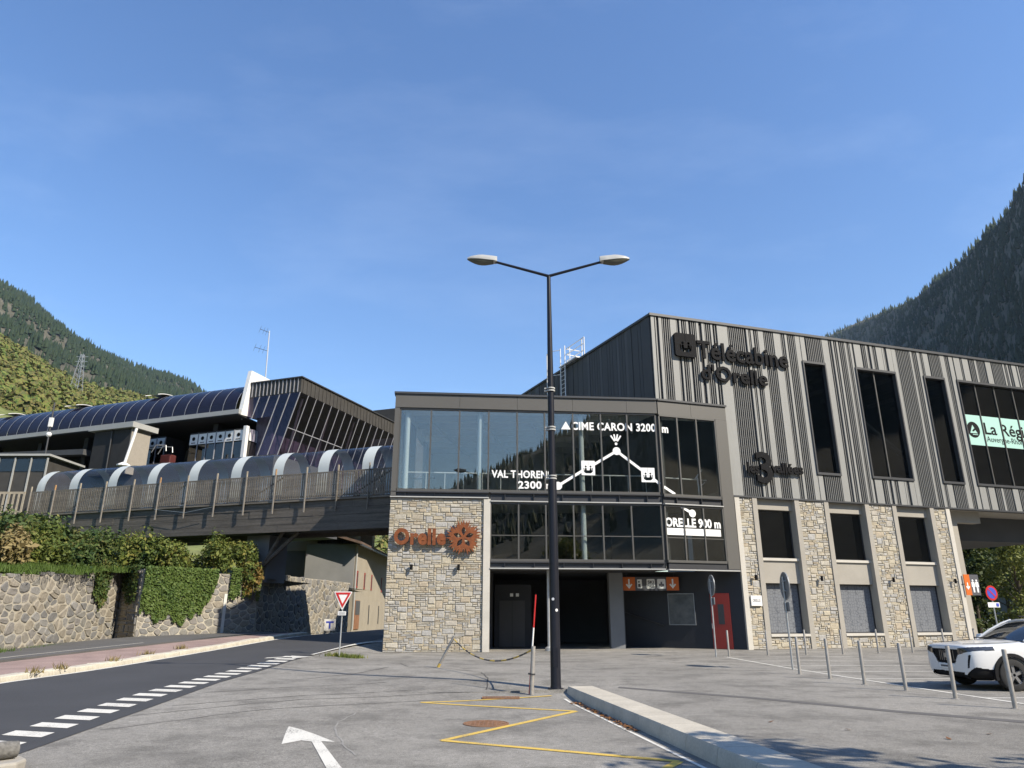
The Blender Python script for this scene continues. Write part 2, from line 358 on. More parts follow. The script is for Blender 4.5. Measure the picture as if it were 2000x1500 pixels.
# raised plaza (right of the kerb) and the lower car park (left), one asphalt each
ys = frange(-14, 16, 15) + frange(16.3, 17.98, 6) + [18.001] + frange(18.3, 20.5, 8) + frange(21, 60, 20)
mb = MB(); rows = []
for y in frange(-14, 18, 16): rows.append([(kerb_x(y) + 0.5 + (60 - kerb_x(y)) * k / 10, y, 0.0) for k in range(11)])
mb.loft(rows, closed=False, caps=False)
struct(mb.build('plaza_pavement', M['asphalt'], fix=False))
mb = MB(); rows = []
for y in ys:
    xr = kerb_x(y) + 0.1 if y <= 18 else 60.5
    if y > 18:
        xs_ = [-7.9 + 10.9 * k / 10 for k in range(11)] + [10, 25, 45, 60.5]; rows.append([(x, y, gz(x, y)) for x in xs_]); continue
    xl = -7.9 if y < 36 else -7.9
    rows.append([(xl + (xr - xl) * k / 14, y, gz(xl + (xr - xl) * k / 14, y)) for k in range(15)])
mb.loft(rows, closed=False, caps=False)
struct(mb.build('car_park', M['asphalt'], fix=False, smooth=40))
# road, along +Y, past the building and under the footbridge
RL = [(-13.2, -10), (-13.2, 10), (-13.2, 20), (-12.75, 27), (-12.2, 33), (-11.5, 43), (-10.3, 58), (-6.5, 80), (1, 100)]   # left white line
RR = [(-4.4, -10), (-6.3, 8), (-7.1, 14.5), (-7.75, 20), (-8.0, 27), (-8.0, 45), (-7.0, 62), (-4.5, 80), (3, 100)]
RRm = [(-4.6, -10), (-6.55, 10), (-7.6, 20), (-7.75, 27), (-7.3, 33), (-6.3, 43), (-4.8, 58), (-1, 80), (7, 100)]
strip('road', M['road'], RL, RRm, 0.008, step=.25)
off = lambda P, d: [(x + d, y) for x, y in P]
road_line = strip('road_edge_line', M['white'], off(RL, 0.02), off(RL, 0.17), 0.013, step=.25)
strip('road_edge_line', M['white'], [(-7.75, 29.2), (-6.95, 38), (-6.55, 43), (-5.0, 58), (-1.3, 80)], [(-7.61, 29.2), (-6.81, 38), (-6.41, 43), (-4.86, 58), (-1.16, 80)], 0.013)
# give-way dashes
dash_line = [(-7.35, 11.0), (-7.75, 14.0), (-8.1, 17.4), (-8.3, 22.4), (-8.15, 28.8)]
def along(P, t):
    for a, b in zip(P[:-1], P[1:]):
        l = math.hypot(b[0] - a[0], b[1] - a[1])
        if t <= l: return a[0] + (b[0] - a[0]) * t / l, a[1] + (b[1] - a[1]) * t / l
        t -= l
    return P[-1]
for i in range(21):
    t0 = 0.1 + i * 0.85
    a = along(dash_line, t0); b = along(dash_line, t0 + 0.43)
    mb = MB(); w = 0.74
    P = [[(p[0] - w / 2 + w * k / 4, p[1] + .1 - .2 * k / 4) for k in range(5)] for p in (a, b)]
    mb.loft([[(x, y, gz(x, y) + 0.0135) for x, y in r_] for r_ in P], closed=False, caps=False); struct(mb.build('give_way_dash', M['white'], fix=False))
# small arrow on the road near the tower
mb = MB()
for P in ([(-9.0, 27.6), (-8.0, 28.4), (-8.0, 28.6), (-9.0, 27.9)], [(-8.35, 28.7), (-7.4, 28.2), (-8.0, 27.7)]):
    mb.quad(*[(x, y, gz(x, y) + 0.0135) for x, y in P])
struct(mb.build('road_arrow_marking', M['white'], fix=False))
# kerb, pink pavement, dark footway on the far side
kerb_root = tag(thing('roadside_kerb', 'pale stone kerb along the far side of the dark road', 'kerb', (-13, 25, 0)))
tt = 0; RLo = RL[:6]
tot = sum(math.hypot(b[0] - a[0], b[1] - a[1]) for a, b in zip(RLo[:-1], RLo[1:]))
t = 10.0; k = 0
while t < tot - 1:
    a = along(RLo, t + 0.012); b = along(RLo, t + 0.988); j = [rng.uniform(-.015, .015) for _ in range(4)]
    za = gz(*a) ; zb = gz(*b)
    mb = MB(); w0, w1 = 0.10, 0.48
    mb.hexa([(a[0] - w1, a[1], za - .1), (a[0] - w0 + j[0], a[1], za - .1), (b[0] - w1, b[1], zb - .1), (b[0] - w0 + j[1], b[1], zb - .1),
             (a[0] - w1, a[1], za + .15 + j[2]), (a[0] - w0 - .04 + j[0], a[1], za + .14 + j[2]), (b[0] - w1, b[1], zb + .15 + j[3]), (b[0] - w0 - .04 + j[1], b[1], zb + .14 + j[3])])
    mb.build('kerbstone', M['kerbstone'], kerb_root, bevel=0.025); t += 1.0; k += 1
PK = [(-16.9, -10), (-16.9, 10), (-16.9, 20), (-16.4, 27), (-15.2, 33), (-12.9, 43)]
strip('pink_pavement', M['pink'], PK, off(RL[:6], -0.47), 0.13)
strip('footway', M['walk'], [(x - 4.4, y) for x, y in PK], off(PK, -.15), 0.17)
strip('footway_edge_line', M['palecon'], off(PK[:5], -.95), off(PK[:5], -.85), 0.176)
mb = MB(); rows = []
for a in PK[1:]:
    z = gz(*a); rows.append([(a[0] - .15, a[1], z), (a[0] + .02, a[1], z), (a[0] + .02, a[1], z + .19), (a[0] - .15, a[1], z + .19)])
mb.loft(rows); struct(mb.build('footway_edge', M['walk']))

# raised kerb in the foreground, between car park and plaza
kr = thing('kerb_island', 'raised pale concrete kerb running from the lamp post to the bottom of the picture', 'kerb', (2, 13, -0.2))
y = 17.95; i = 0
while y > 3:
    ln = 1.0; y2 = y - ln + 0.012
    def prof(yy, first=False):
        x = kerb_x(yy); zb = gz(x - .3, yy) - 0.02
        if zb > -0.06: zb = -0.06
        return [(x - 0.05, yy, zb), (x - 0.02, yy, -0.03), (x + 0.005, yy, 0.012), (x + 0.56, yy, 0.02), (x + 0.56, yy, -0.25), (x - .05, yy, -0.25)]
    mb = MB(); mb.loft([prof(y), prof(y2)]); mb.build('kerb_block', M['kerb'], kr, smooth=30); y -= ln; i += 1
# gutter paint line at the kerb foot
strip('gutter_line', M['white'], [(kerb_x(y) - 0.30, y) for y in (17.2, 14, 12, 9, 6)], [(kerb_x(y) - 0.24, y) for y in (17.2, 14, 12, 9, 6)], 0.006, step=0.5)
# fallen leaves in the gutter
mb = MB()
for i in range(260):
    yy = rng.uniform(12.6, 16.6); x = kerb_x(yy) - 0.13 - abs(rng.gauss(0, .07)); a = rng.uniform(0, 6.3); r = rng.uniform(.02, .045); z = gz(x, yy) + rng.uniform(.006, .04)
    c, s_ = math.cos(a) * r, math.sin(a) * r; tz = rng.uniform(-.02, .02)
    mb.quad((x - c, yy - s_, z), (x + s_ * .6, yy - c * .6, z + tz), (x + c, yy + s_, z), (x - s_ * .6, yy + c * .6, z - tz * .3))
M['deadleaf'] = leaf_mat('dead_leaves', [(.09, .04, .015), (.22, .10, .03), (.16, .07, .025), (.05, .03, .015)], trans=0)
tag(mb.build('fallen_leaves', M['deadleaf'], fix=False), 'brown fallen leaves gathered in the gutter below the kerb', 'leaves', kind='stuff')
# a few single leaves on the plaza
# painted markings on the car park
def paint(name, pts, w, m, dz=0.006):
    mb = MB(); sgn = -1
    for a, b in zip(pts[:-1], pts[1:]):
        d = Vector((b[0] - a[0], b[1] - a[1])); L = d.length; d /= L; nrm = Vector((-d.y, d.x)) * w / 2
        n = max(1, int(L / 0.5)); rows = []
        for k in range(n + 1):
            p = Vector(a) + d * (L * k / n); rows.append([(p.x + nrm.x, p.y + nrm.y, gz(p.x, p.y) + dz), (p.x - nrm.x, p.y - nrm.y, gz(p.x, p.y) + dz)])
        mb.loft(rows, closed=False, caps=False); sgn = -sgn; dz += 0.0014 * sgn
    return struct(mb.build(name, m, fix=False))
paint('yellow_zigzag_marking', [(0.9, 17.6), (-1.95, 16.6), (1.25, 15.2), (-1.05, 11.8), (2.15, 10.2), (1.2, 8.6)], 0.13, M['yellow'])
mb = MB()
ar = [(-3.72, 13.05), (-3.62, 12.2), (-3.42, 11.35), (-3.2, 11.62), (-3.05, 11.5), (-2.2, 9.4), (-2.0, 9.4), (-2.85, 11.62), (-2.68, 11.72), (-3.1, 12.35)]
ar2 = [(-3.72, 13.02), (-3.62, 12.55), (-3.34, 11.4), (-3.14, 11.72), (-2.96, 11.62), (-2.15, 9.4), (-1.95, 9.4), (-2.83, 11.66), (-2.62, 11.62), (-3.1, 12.3), (-3.45, 12.75)]
mb.quad(*[(x, y, gz(x, y) + .006) for x, y in ar2]); struct(mb.build('lot_arrow_marking', M['white'], fix=True))
paint('parking_line', [(8.5, 30.3), (8.75, 23.5), (9.25, 18), (9.65, 14.6), (10.1, 10)], 0.11, M['white'])
for yy, x0 in ((30.3, 8.45), (27.6, 8.7), (25.1, 8.7), (22.6, 8.9), (20.1, 9.1), (15.6, 9.6)):
    paint('bay_line', [(x0, yy), (x0 + 5.2, yy + .15)], 0.1, M['white'], 0.004)
# repair strip of darker asphalt across the plaza
M['patch'] = pm('asphalt_patch', (0.105, 0.10, 0.095), 0.9, var=0.12, scale=1, fine=0.2, fscale=60)
strip('asphalt_repair_strip', M['patch'], [(2.5, 17.95), (5.1, 15.6), (6.7, 13.7), (8.1, 12.4), (10.5, 10.6)], [(2.42, 17.65), (4.95, 15.35), (6.55, 13.42), (7.95, 12.1), (10.3, 10.3)], 0.004 )
# cracks / tyre scuffs
M['tar'] = pm('tar_crack', (0.045, 0.043, 0.041), 0.9, var=0.2)
M['scuff'] = pm('tyre_scuff', (0.135, 0.128, 0.117), 0.9, var=0.15, scale=2, fine=0.2, fscale=50)
crk = random.Random(3)
def crack(pts, w, m, nm):
    P = []
    for a, b in zip(pts[:-1], pts[1:]):
        for k in range(6):
            t = k / 6; P.append((a[0] + (b[0] - a[0]) * t + crk.uniform(-.03, .03), a[1] + (b[1] - a[1]) * t + crk.uniform(-.03, .03)))
    P.append(pts[-1]); paint(nm, P, w, m, 0.003)
crack([(-2.4, 24.4), (-3.4, 24.9), (-3.9, 26.5)], 0.03, M['tar'], 'asphalt_crack')
crack([(-2.2, 24.2), (-0.9, 22.3), (-0.65, 20.4), (-0.62, 18.3)], 0.025, M['tar'], 'asphalt_crack')
crack([(-5.6, 20.9), (-4.6, 22.4), (-4.0, 24.8)], 0.05, M['tar'], 'asphalt_crack')
for pts in ([(-6.6, 12.6), (-4.8, 15.0), (-1.8, 17.0)], [(-6.9, 14.2), (-4.5, 16.6), (-1.5, 18.0)], [(-6.8, 15.5), (-4.6, 17.3), (-2.4, 18.3)], [(-7.2, 17.6), (-5.4, 18.9), (-3.2, 19.6)]):
    crack(pts, 0.05, M['scuff'], 'tyre_mark')
M['scratch'] = pm('pale_scratch', (0.25, 0.24, 0.22), 0.9, var=0.2)
crack([(-2.9, 15.4), (-3.05, 13.6), (-2.75, 12.2), (-2.1, 10.6)], 0.03, M['scratch'], 'pale_scratch')
# drain grating and manhole cover
g = thing('drain_grating', 'rusty rectangular drain grating beside the leaning red post', 'grating', (-0.25, 17.3, gz(-.25, 17.3)))
mb = MB(); mb.box(-.42, .42, -.14, -.11, 0.002, .022); mb.box(-.42, .42, .11, .14, 0.002, .022); mb.box(-.42, -.39, -.109, .109, 0.002, .022); mb.box(.39, .42, -.109, .109, .002, .022); mb.build('grating_frame', M['rustplate'], g, world=False)
for i in range(13):
    x = -.36 + i * .06; mb = MB(); mb.box(x - .02, x + .02, -.109, .109, .003, .018); mb.build('bar', M['rustplate'], g, world=False)
g.rotation_euler = (0.03, 0, 0.0)
mh = thing('manhole_cover', 'round rusty manhole cover between the yellow zigzag lines', 'manhole', (-0.45, 13.55, gz(-.45, 13.55)))
mb = MB(); mb.lathe([(.40, .001), (.40, .010), (.37, .010), (.37, .004)], 32); mb.build('rim', M['rustplate'], mh, world=False)
mb = MB(); mb.lathe([(.36, .001), (.36, .009)], 32); mb.build('lid', M['rustplate'], mh, world=False)
mb = MB()
for i in range(-4, 5):
    for j in range(-4, 5):
        if i * i + j * j < 17: mb.box(i * .075 - .022, i * .075 + .022, j * .075 - .022, j * .075 + .022, .0091, .014)
o = mb.build('lid_studs', M['rustplate'], mh, world=False); o['kind'] = 'stuff'
# ------------------------------------------------------------------ stone generators
def pack(W, H, cw, ch, rnd, big=0.10, bigs=((3, 3), (4, 3), (3, 4), (4, 4), (5, 3))):
    """random rubble coursing: (x, z, w, h) rectangles filling W x H"""
    nx, nz = max(1, round(W / cw)), max(1, round(H / ch)); cw, ch = W / nx, H / nz
    occ = [[False] * nx for _ in range(nz)]; out = []
    def free(i, j, w, h):
        if i + w > nx or j + h > nz: return False
        return not any(occ[b][a] for b in range(j, j + h) for a in range(i, i + w))
    def put(i, j, w, h):
        for b in range(j, j + h):
            for a in range(i, i + w): occ[b][a] = True
        out.append((i * cw, j * ch, w * cw, h * ch))
    for _ in range(int(nx * nz * big)):
        w, h = rnd.choice(bigs); i = rnd.randrange(nx); j = rnd.randrange(nz)
        if free(i, j, w, h) and rnd.random() < 0.5: put(i, j, w, h)
    for j in range(nz):
        for i in range(nx):
            if occ[j][i]: continue
            opts = [(w, h) for w, h in ((4, 1), (3, 1), (2, 1), (3, 2), (2, 2), (1, 1), (5, 1), (1, 2), (4, 2)) if free(i, j, w, h)]
            wts = [{(4, 1): 3, (3, 1): 4, (2, 1): 4, (3, 2): 3, (2, 2): 2.5, (1, 1): .4, (5, 1): 1.5, (1, 2): .6, (4, 2): 1.5}[o] for o in opts]
            put(i, j, *rnd.choices(opts, wts)[0])
    return out
def stone_pts(x, z, w, h, F, d, rnd, gap=0.007, prm=0.045):
    """one split stone: jittered outline, chamfered proud face. returns verts, faces"""
    g = gap; j = min(w, h) * 0.09; p = prm * rnd.uniform(.35, 1.0)
    c = [(x + g, z + g), (x + w - g, z + g), (x + w - g, z + h - g), (x + g, z + h - g)]
    c = [(a + rnd.uniform(0, j) * (1 if a < x + w / 2 else -1), b + rnd.uniform(0, j) * (1 if b < z + h / 2 else -1)) for a, b in c]
    e = min(w, h) * 0.10
    cc = [(a + (e if a < x + w / 2 else -e), b + (e if b < z + h / 2 else -e)) for a, b in c]
    V = [F(a, d - .05, b) for a, b in c] + [F(a, d + p * .55, b) for a, b in c] + [F(a, d + p + rnd.uniform(-.008, .008), b) for a, b in cc]
    Fc = [(8, 9, 10, 11)]
    for k in range(4):
        q = (k + 1) % 4; Fc += [(k, q, 4 + q, 4 + k), (4 + k, 4 + q, 8 + q, 8 + k)]
    return V, Fc
def stones_on(F, rects, d, parent, rnd, m, keep, bucket):
    """rects [(s0,z0,W,H)]; largest `keep` become objects under parent, the others go to bucket MB"""
    L = []
    for (s0, z0, W, H, P) in rects:
        for (x, z, w, h) in pack(W, H, 0.115, 0.085, rnd): L.append((w * h, s0 + x, z0 + z, w, h, P))
    L.sort(key=lambda q: -q[0])
    for k, (a, x, z, w, h, P) in enumerate(L):
        V, Fc = stone_pts(x, z, w, h, F, d, rnd)
        if k < keep:
            mb = MB(); mb.add(V, Fc); mb.build('stone', m, P if P is not None else parent)
        else: bucket.add(V, Fc)
def curve_mesh(splines, depth):
    c = bpy.data.curves.new('c', 'CURVE'); c.dimensions = '2D'; c.fill_mode = 'BOTH'; c.extrude = depth / 2
    for pts in splines:
        sp = c.splines.new('POLY'); sp.points.add(len(pts) - 1); sp.use_cyclic_u = True
        for p, q in zip(sp.points, pts): p.co = (q[0], q[1], 0, 1)
    o = bpy.data.objects.new('c', c); COL.objects.link(o)
    me = bpy.data.meshes.new_from_object(o.evaluated_get(bpy.context.evaluated_depsgraph_get()))
    bpy.data.objects.remove(o); bpy.data.curves.remove(c); return me
def shape_obj(name, splines, depth, Mx, m, parent=None):
    me = curve_mesh(splines, depth); me.materials.clear(); me.materials.append(m)
    o = link(name, me, parent); return place(o, Mx, parent)
def circ(cx, cy, r, n=24): return [(cx + r * math.cos(2 * math.pi * i / n), cy + r * math.sin(2 * math.pi * i / n)) for i in range(n)]
def rrect(x0, y0, x1, y1, r, n=4):
    P = []
    for cx, cy, a0 in ((x1 - r, y0 + r, -90), (x1 - r, y1 - r, 0), (x0 + r, y1 - r, 90), (x0 + r, y0 + r, 180)):
        for i in range(n + 1): a = R(a0 + 90 * i / n); P.append((cx + r * math.cos(a), cy + r * math.sin(a)))
    return P
def wall_holes(mb, F, s0, s1, z0, z1, d0, d1, holes):
    ss = sorted({s0, s1} | {min(max(q, s0), s1) for h in holes for q in h[:2]}); zs = sorted({z0, z1} | {min(max(q, z0), z1) for h in holes for q in h[2:]})
    for a, b in zip(ss[:-1], ss[1:]):
        run = None
        for c_, d_ in zip(zs[:-1], zs[1:]):
            if any(h[0] < (a + b) / 2 < h[1] and h[2] < (c_ + d_) / 2 < h[3] for h in holes): continue
            mb.box(a, b, d0, d1, c_, d_, F)

# ------------------------------------------------------------------ main clad building
FM = Frame((7.41, 35.08), (1, 0.32)); FL = Frame((7.41, 35.08), (-0.45, 1))
ZB, ZT = 7.42, 16.85
SEND = 28.6
bld = thing('station_building', 'large building clad in grey vertical ribs above stone piers', 'building', (7.41, 35.08, 0))
WIN = [(9.5, 11.05), (13.2, 16.1), (18.25, 19.85), (20.85, 27.05)]
WZ0, WZ1 = 8.85, 15.27
holes = [(a, b, WZ0, WZ1) for a, b in WIN]
mb = MB(); wall_holes(mb, FM, 4.06, SEND, ZB, ZT, -0.35, -0.06, holes); wall_holes(mb, FM, 0.0, 4.06, 12.0, ZT, -0.35, -0.06, [])
mb.build('facade_wall', M['groove'], bld)
strips = [(-0.0, 0.19), (0.25, 0.31), (0.46, 0.63), (1.15, 1.52), (1.72, 1.82), (2.14, 2.27), (2.76, 2.9), (3.1, 3.25), (3.66, 3.78), (4.06, 4.72), (5.95, 6.08), (6.25, 6.4), (6.72, 7.06), (7.74, 8.2), (8.5, 8.65), (9.2, 9.5), (9.55, 9.85), (11.06, 11.5), (11.76, 11.87), (12.1, 12.23), (12.67, 12.79), (13.05, 13.2), (13.33, 13.82), (14.18, 14.29), (14.51, 14.66), (14.96, 15.38), (15.41, 15.52), (15.75, 16.1), (16.12, 16.4), (17.52, 17.64), (18.05, 18.25), (18.5, 18.9), (19.86, 20.2), (20.55, 20.85), (20.95, 21.43), (21.64, 22.11), (22.64, 22.8), (23.55, 23.99), (25.0, 25.13), (25.35, 25.46), (25.77, 26.13), (26.24, 26.35), (27.2, 27.6), (28.1, 28.5)]
def zsegs(a, b):
    base = 12.17 if b < 4.06 + .02 and a < 4.0 else ZB + 0.0
    c = (a + b) / 2
    for h in holes:
        if h[0] < c < h[1]: return [(base, WZ0 - 0.08), (WZ1 + 0.08, ZT)]
    return [(base, ZT)]
for a, b in strips:
    for z0, z1 in zsegs(a, b):
        mb = MB(); mb.box(a, b, -0.058, 0.03, z0, z1, FM); mb.build('cladding_panel', M['panel'], bld)
rb = MB(); s = 0.33
def instrip(x):
    return any(a - 0.045 < x < b + 0.045 for a, b in strips)
while s < SEND:
    if not instrip(s):
        for z0, z1 in zsegs(s - .02, s + .02): rb.box(s - 0.018, s + 0.018, -0.058, 0.02, z0, z1, FM)
    s += 0.124
o = rb.build('cladding_ribs', M['rib'], bld, fix=False); o['kind'] = 'stuff'
# coping, soffit edge, roof, other walls
mb = MB(); mb.box(-0.1, SEND, -0.5, 0.10, ZT, ZT + 0.14, FM); mb.build('roof_coping', M['coping'], bld)
mb = MB(); mb.box(-0.06, 24, -0.03, 0.10, ZT, ZT + 0.13, FL); mb.build('roof_coping', M['coping'], bld)
mb = MB(); mb.box(4.06, SEND, -0.34, 0.05, 7.34, ZB, FM); mb.build('drip_edge', M['coping'], bld)
def fm2(s, back):   # plan point: along facade then back along the side wall direction
    p = FM(s, 0, 0) + FL.s * back; return (p.x, p.y)
mb = MB(); mb.prism([fm2(0.1, .3), fm2(SEND, .3), fm2(SEND, 11), fm2(.1, 23)], ZT - 0.3, ZT - 0.02); mb.build('roof', M['greycon'], bld)
mb = MB(); mb.prism([fm2(4.1, .36), fm2(SEND, .36), fm2(SEND, 11), fm2(4.1, 21)], 7.36, 7.75); mb.build('soffit_slab', M['concrete'], bld)
mb = MB(); mb.prism([fm2(0, 22.6), fm2(SEND, 10.6), fm2(SEND, 11), fm2(0, 23)], 7.75, ZT - 0.3); mb.build('rear_wall', M['intdark'], bld)
mb = MB(); mb.prism([fm2(0.4, 9), fm2(SEND, 9), fm2(SEND, 9.3), fm2(0.4, 9.3)], 7.75, ZT - .3); mb.build('inner_wall', M['intdark'], bld)
mb = MB(); mb.box(0.02, 22.6, -0.3, 0.0, 4, ZT, FL); mb.build('side_wall', M['graphite'], bld)
s = 0.08; k = 0; w = random.Random(5)
while s < 22:
    ww = w.choice([.28, .28, .6, .45]); mb = MB(); mb.box(s, s + ww - .03, 0.002, w.choice([.03, .03, .05]), 11, ZT - .001, FL)
    mb.build('side_board', M[w.choice(['graphite', 'graphite', 'graphite2'])], bld); s += ww
mb = MB(); mb.prism([fm2(SEND - .3, .1), fm2(SEND, .1), fm2(SEND, 11), fm2(SEND - .3, 11)], 7.4, ZT - .02); mb.build('side_wall', M['graphite'], bld)
# interior ceiling trusses seen through the tall windows
for i in range(9):
    a = fm2(9.0 + i * 2.1, 1.0); b = fm2(9.0 + i * 2.1, 8.9)
    mb = MB(); mb.tube((a[0], a[1], 16.2), (b[0], b[1], 16.2), .14, n=6); mb.build('ceiling_beam', M['intceil'], bld)
mb = MB(); mb.tube(FM(13.0, -.7, 12.9), FM(16.6, -.7, 10.3), .14, n=10); mb.build('brace', M['white_p'], bld)
mb = MB(); mb.tube(FM(9.6, -1.2, 15.2), FM(11.2, -1.4, 14.3), .10, n=8); mb.build('brace', M['white_p'], bld)
# windows of the upper storey
def window(F, s0, s1, z0, z1, nm, parent, gm, d=-0.16, splits=None, fw=0.06, proud=0.10):
    mb = MB()
    mb.box(s0 - .02, s0 + fw, d - .06, proud, z0 - .06, z1 + .06, F); mb.box(s1 - fw, s1 + .02, d - .06, proud, z0 - .06, z1 + .06, F)
    mb.box(s0 + fw, s1 - fw, d - .06, proud - .003, z0 - .06, z0 + .07, F); mb.box(s0 + fw, s1 - fw, d - .06, proud - .003, z1 - .07, z1 + .06, F)
    fr = mb.build(nm, M['coping'], parent)
    sp = splits or []
    edges = [s0 + fw] + sp + [s1 - fw]
    for q in sp:
        mb = MB(); mb.box(q - .035, q + .035, d - .05, d + .08, z0 + .07, z1 - .07, F); mb.build('mullion', M['frame'], fr)
    for i, (a, b) in enumerate(zip(edges[:-1], edges[1:])):
        mb = MB(); mb.box(a + (.035 if i else 0), b - (.035 if i < len(edges) - 2 else 0), d, d + .02, z0 + .07, z1 - .07, F); mb.build('pane', gm, fr, fix=True)
    return fr
w1 = window(FM, *WIN[0], WZ0, WZ1, 'window', bld, M['darkglass'])
w2 = window(FM, *WIN[1], WZ0, WZ1, 'window', bld, M['darkglass'], splits=[14.6])
w3 = window(FM, *WIN[2], WZ0, WZ1, 'window', bld, M['darkglass'])
w4 = window(FM, *WIN[3], WZ0, WZ1, 'window', bld, M['darkglass'], splits=[20.85 + 1.55 * i for i in range(1, 4)])
# mint banner behind the wide window
for i in range(4):
    a = 20.85 + 1.55 * i; mb = MB(); mb.box(a + .05, a + 1.5, -.132, -.128, 11.32, 13.2, FM); mb.build('banner_panel', M['mint'], w4)
shape_obj('banner_emblem', [circ(0, 0, .5, 28), [(-.30, -.22), (-.02, .32), (.10, .10), (-.02, .02), (-.14, -.1), (.02, -.1), (.14, .0), (.3, -.22)], [(-.12, -.27), (.3, -.27), (.3, -.32), (-.12, -.32)]], .004, FM.mat(21.62, -.121, 12.27), M['black'], w4)
text_obj('banner_lettering', 'La Région', FM, 22.52, 12.07, 4.4, 0.72, -.121, M['black'], w4, .004, .015)
text_obj('banner_lettering', 'Auvergne-Rhône-Alpes', FM, 22.55, 11.6, 4.4, 0.34, -.121, M['black'], w4, .004, .0)
# ------------------------------------------------ ground storey: piers, bays
PIERS = [(4.14, 5.48), (7.80, 9.97), (12.38, 14.53), (16.90, 18.34)]
pr = []
for i, (a, b) in enumerate(PIERS):
    mb = MB(); mb.box(a + .28, b - .28, -0.95, -0.05, -0.1, 7.34, FM); p = mb.build('stone_pier', M['mortar'], bld)
    tl = MB(); tl.box(a, a + .28, -1.0, 0.03, -0.1, 7.34, FM); tl.build('concrete_edge', M['palecon' if i == 0 else 'concrete'], p)
    tr = MB(); tr.box(b - .28, b, -1.0, 0.03, -0.1, 7.34, FM); tr.build('concrete_edge', M['palecon' if i == 3 else 'concrete'], p)
    pr.append((a + .28, 0.0, b - a - .56, 7.34, p))
m, n_, l_, b_ = nt('hex_window_film')
gg = n_.new('ShaderNodeNewGeometry'); vor = n_.new('ShaderNodeTexVoronoi'); vor.feature = 'DISTANCE_TO_EDGE'; vor.inputs['Scale'].default_value = 6.5; vor.inputs['Randomness'].default_value = 0.55
mp_ = n_.new('ShaderNodeMapping'); mp_.inputs['Scale'].default_value = (1, 1, 1); l_.new(gg.outputs['Position'], mp_.inputs['Vector']); l_.new(mp_.outputs['Vector'], vor.inputs['Vector'])
cr = n_.new('ShaderNodeValToRGB'); cr.color_ramp.elements[0].position = 0.02; cr.color_ramp.elements[0].color = (.10, .107, .12, 1); cr.color_ramp.elements[1].position = 0.09; cr.color_ramp.elements[1].color = (.175, .185, .20, 1)
l_.new(vor.outputs['Distance'], cr.inputs['Fac']); l_.new(cr.outputs['Color'], b_.inputs['Base Color']); b_.inputs['Roughness'].default_value = 0.6; b_.inputs['Specular IOR Level'].default_value = 0.2
M['film'] = m
plinths = []
for (a0, a), (b, b1) in zip(PIERS[:-1], PIERS[1:]):
    mb = MB(); mb.box(a, b, -.6, -.24, 6.81, 7.34, FM); mb.build('lintel', M['concrete'], bld)
    mb = MB(); mb.box(a, b, -.6, -.24, 3.12, 4.22, FM); mb.build('spandrel', M['concrete'], bld)
    mb = MB(); mb.box(a, b, -.6, -.15, 4.221, 4.35, FM); mb.build('window_sill', M['palecon'], bld)
    mb = MB(); mb.box(a, b, -.6, .05, .58, .70, FM); mb.build('window_sill', M['palecon'], bld)
    for z0, z1, gm in ((4.351, 6.809, 'darkglass'), (.701, 3.119, 'film')):
        mb = MB()
        mb.box(a, a + .05, -.56, -.46, z0, z1, FM); mb.box(b - .05, b, -.56, -.46, z0, z1, FM)
        mb.box(a + .05, b - .05, -.56, -.46, z0, z0 + .05, FM); mb.box(a + .05, b - .05, -.56, -.46, z1 - .05, z1, FM)
        fr = mb.build('window', M['steel'], bld)
        mb = MB(); mb.box(a + .05, b - .05, -.53, -.51, z0 + .05, z1 - .05, FM); mb.build('pane', M[gm], fr)
    mb = MB(); mb.box(a, b, -.5, -.05, -.1, .58, FM); p = mb.build('plinth', M['mortar'], bld)
    plinths.append((a, 0, b - a, .58, p))
buck = MB()
stones_on(FM, pr + plinths, -0.05, bld, random.Random(21), M['stone'], 300, buck)
o = buck.build('small_stones', M['stone'], bld, fix=False); o['kind'] = 'stuff'
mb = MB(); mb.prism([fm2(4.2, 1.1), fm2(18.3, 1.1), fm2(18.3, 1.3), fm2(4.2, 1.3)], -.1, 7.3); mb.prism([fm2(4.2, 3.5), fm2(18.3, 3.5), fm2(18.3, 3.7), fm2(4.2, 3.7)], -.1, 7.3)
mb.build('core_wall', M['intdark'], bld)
mb = MB(); mb.prism([fm2(18.05, 1.0), fm2(18.3, 1.0), fm2(18.3, 6.0), fm2(18.05, 6.0)], -.1, 7.35); mb.build('end_wall', M['concrete'], bld)
# open hall on the right: columns and a cross beam under the overhang
for (s_, bk, w) in ((18.95, .75, .75), (25.6, 8.6, .6)):
    mb = MB(); mb.prism([fm2(s_, bk), fm2(s_ + w, bk), fm2(s_ + w, bk + .6), fm2(s_, bk + .6)], -.1, 7.36); mb.build('column', M['concrete'], bld)
mb = MB(); mb.prism([fm2(18.3, 9), fm2(SEND, 9), fm2(SEND, 9.5), fm2(18.3, 9.5)], 6.5, 7.36); mb.build('cross_beam', M['darkcon'], bld)
mb = MB(); mb.prism([fm2(21.7, 2.5), fm2(28.3, 2.5), fm2(28.3, 8.6), fm2(20.6, 8.6)], 5.9, 7.355); mb.build('ceiling_box', M['darkcon'], bld)
mb = MB(); mb.prism([fm2(18.35, .8), fm2(21.6, .8), fm2(21.6, 1.3), fm2(18.35, 1.3)], 6.72, 7.355); mb.build('cross_beam', M['concrete'], bld)
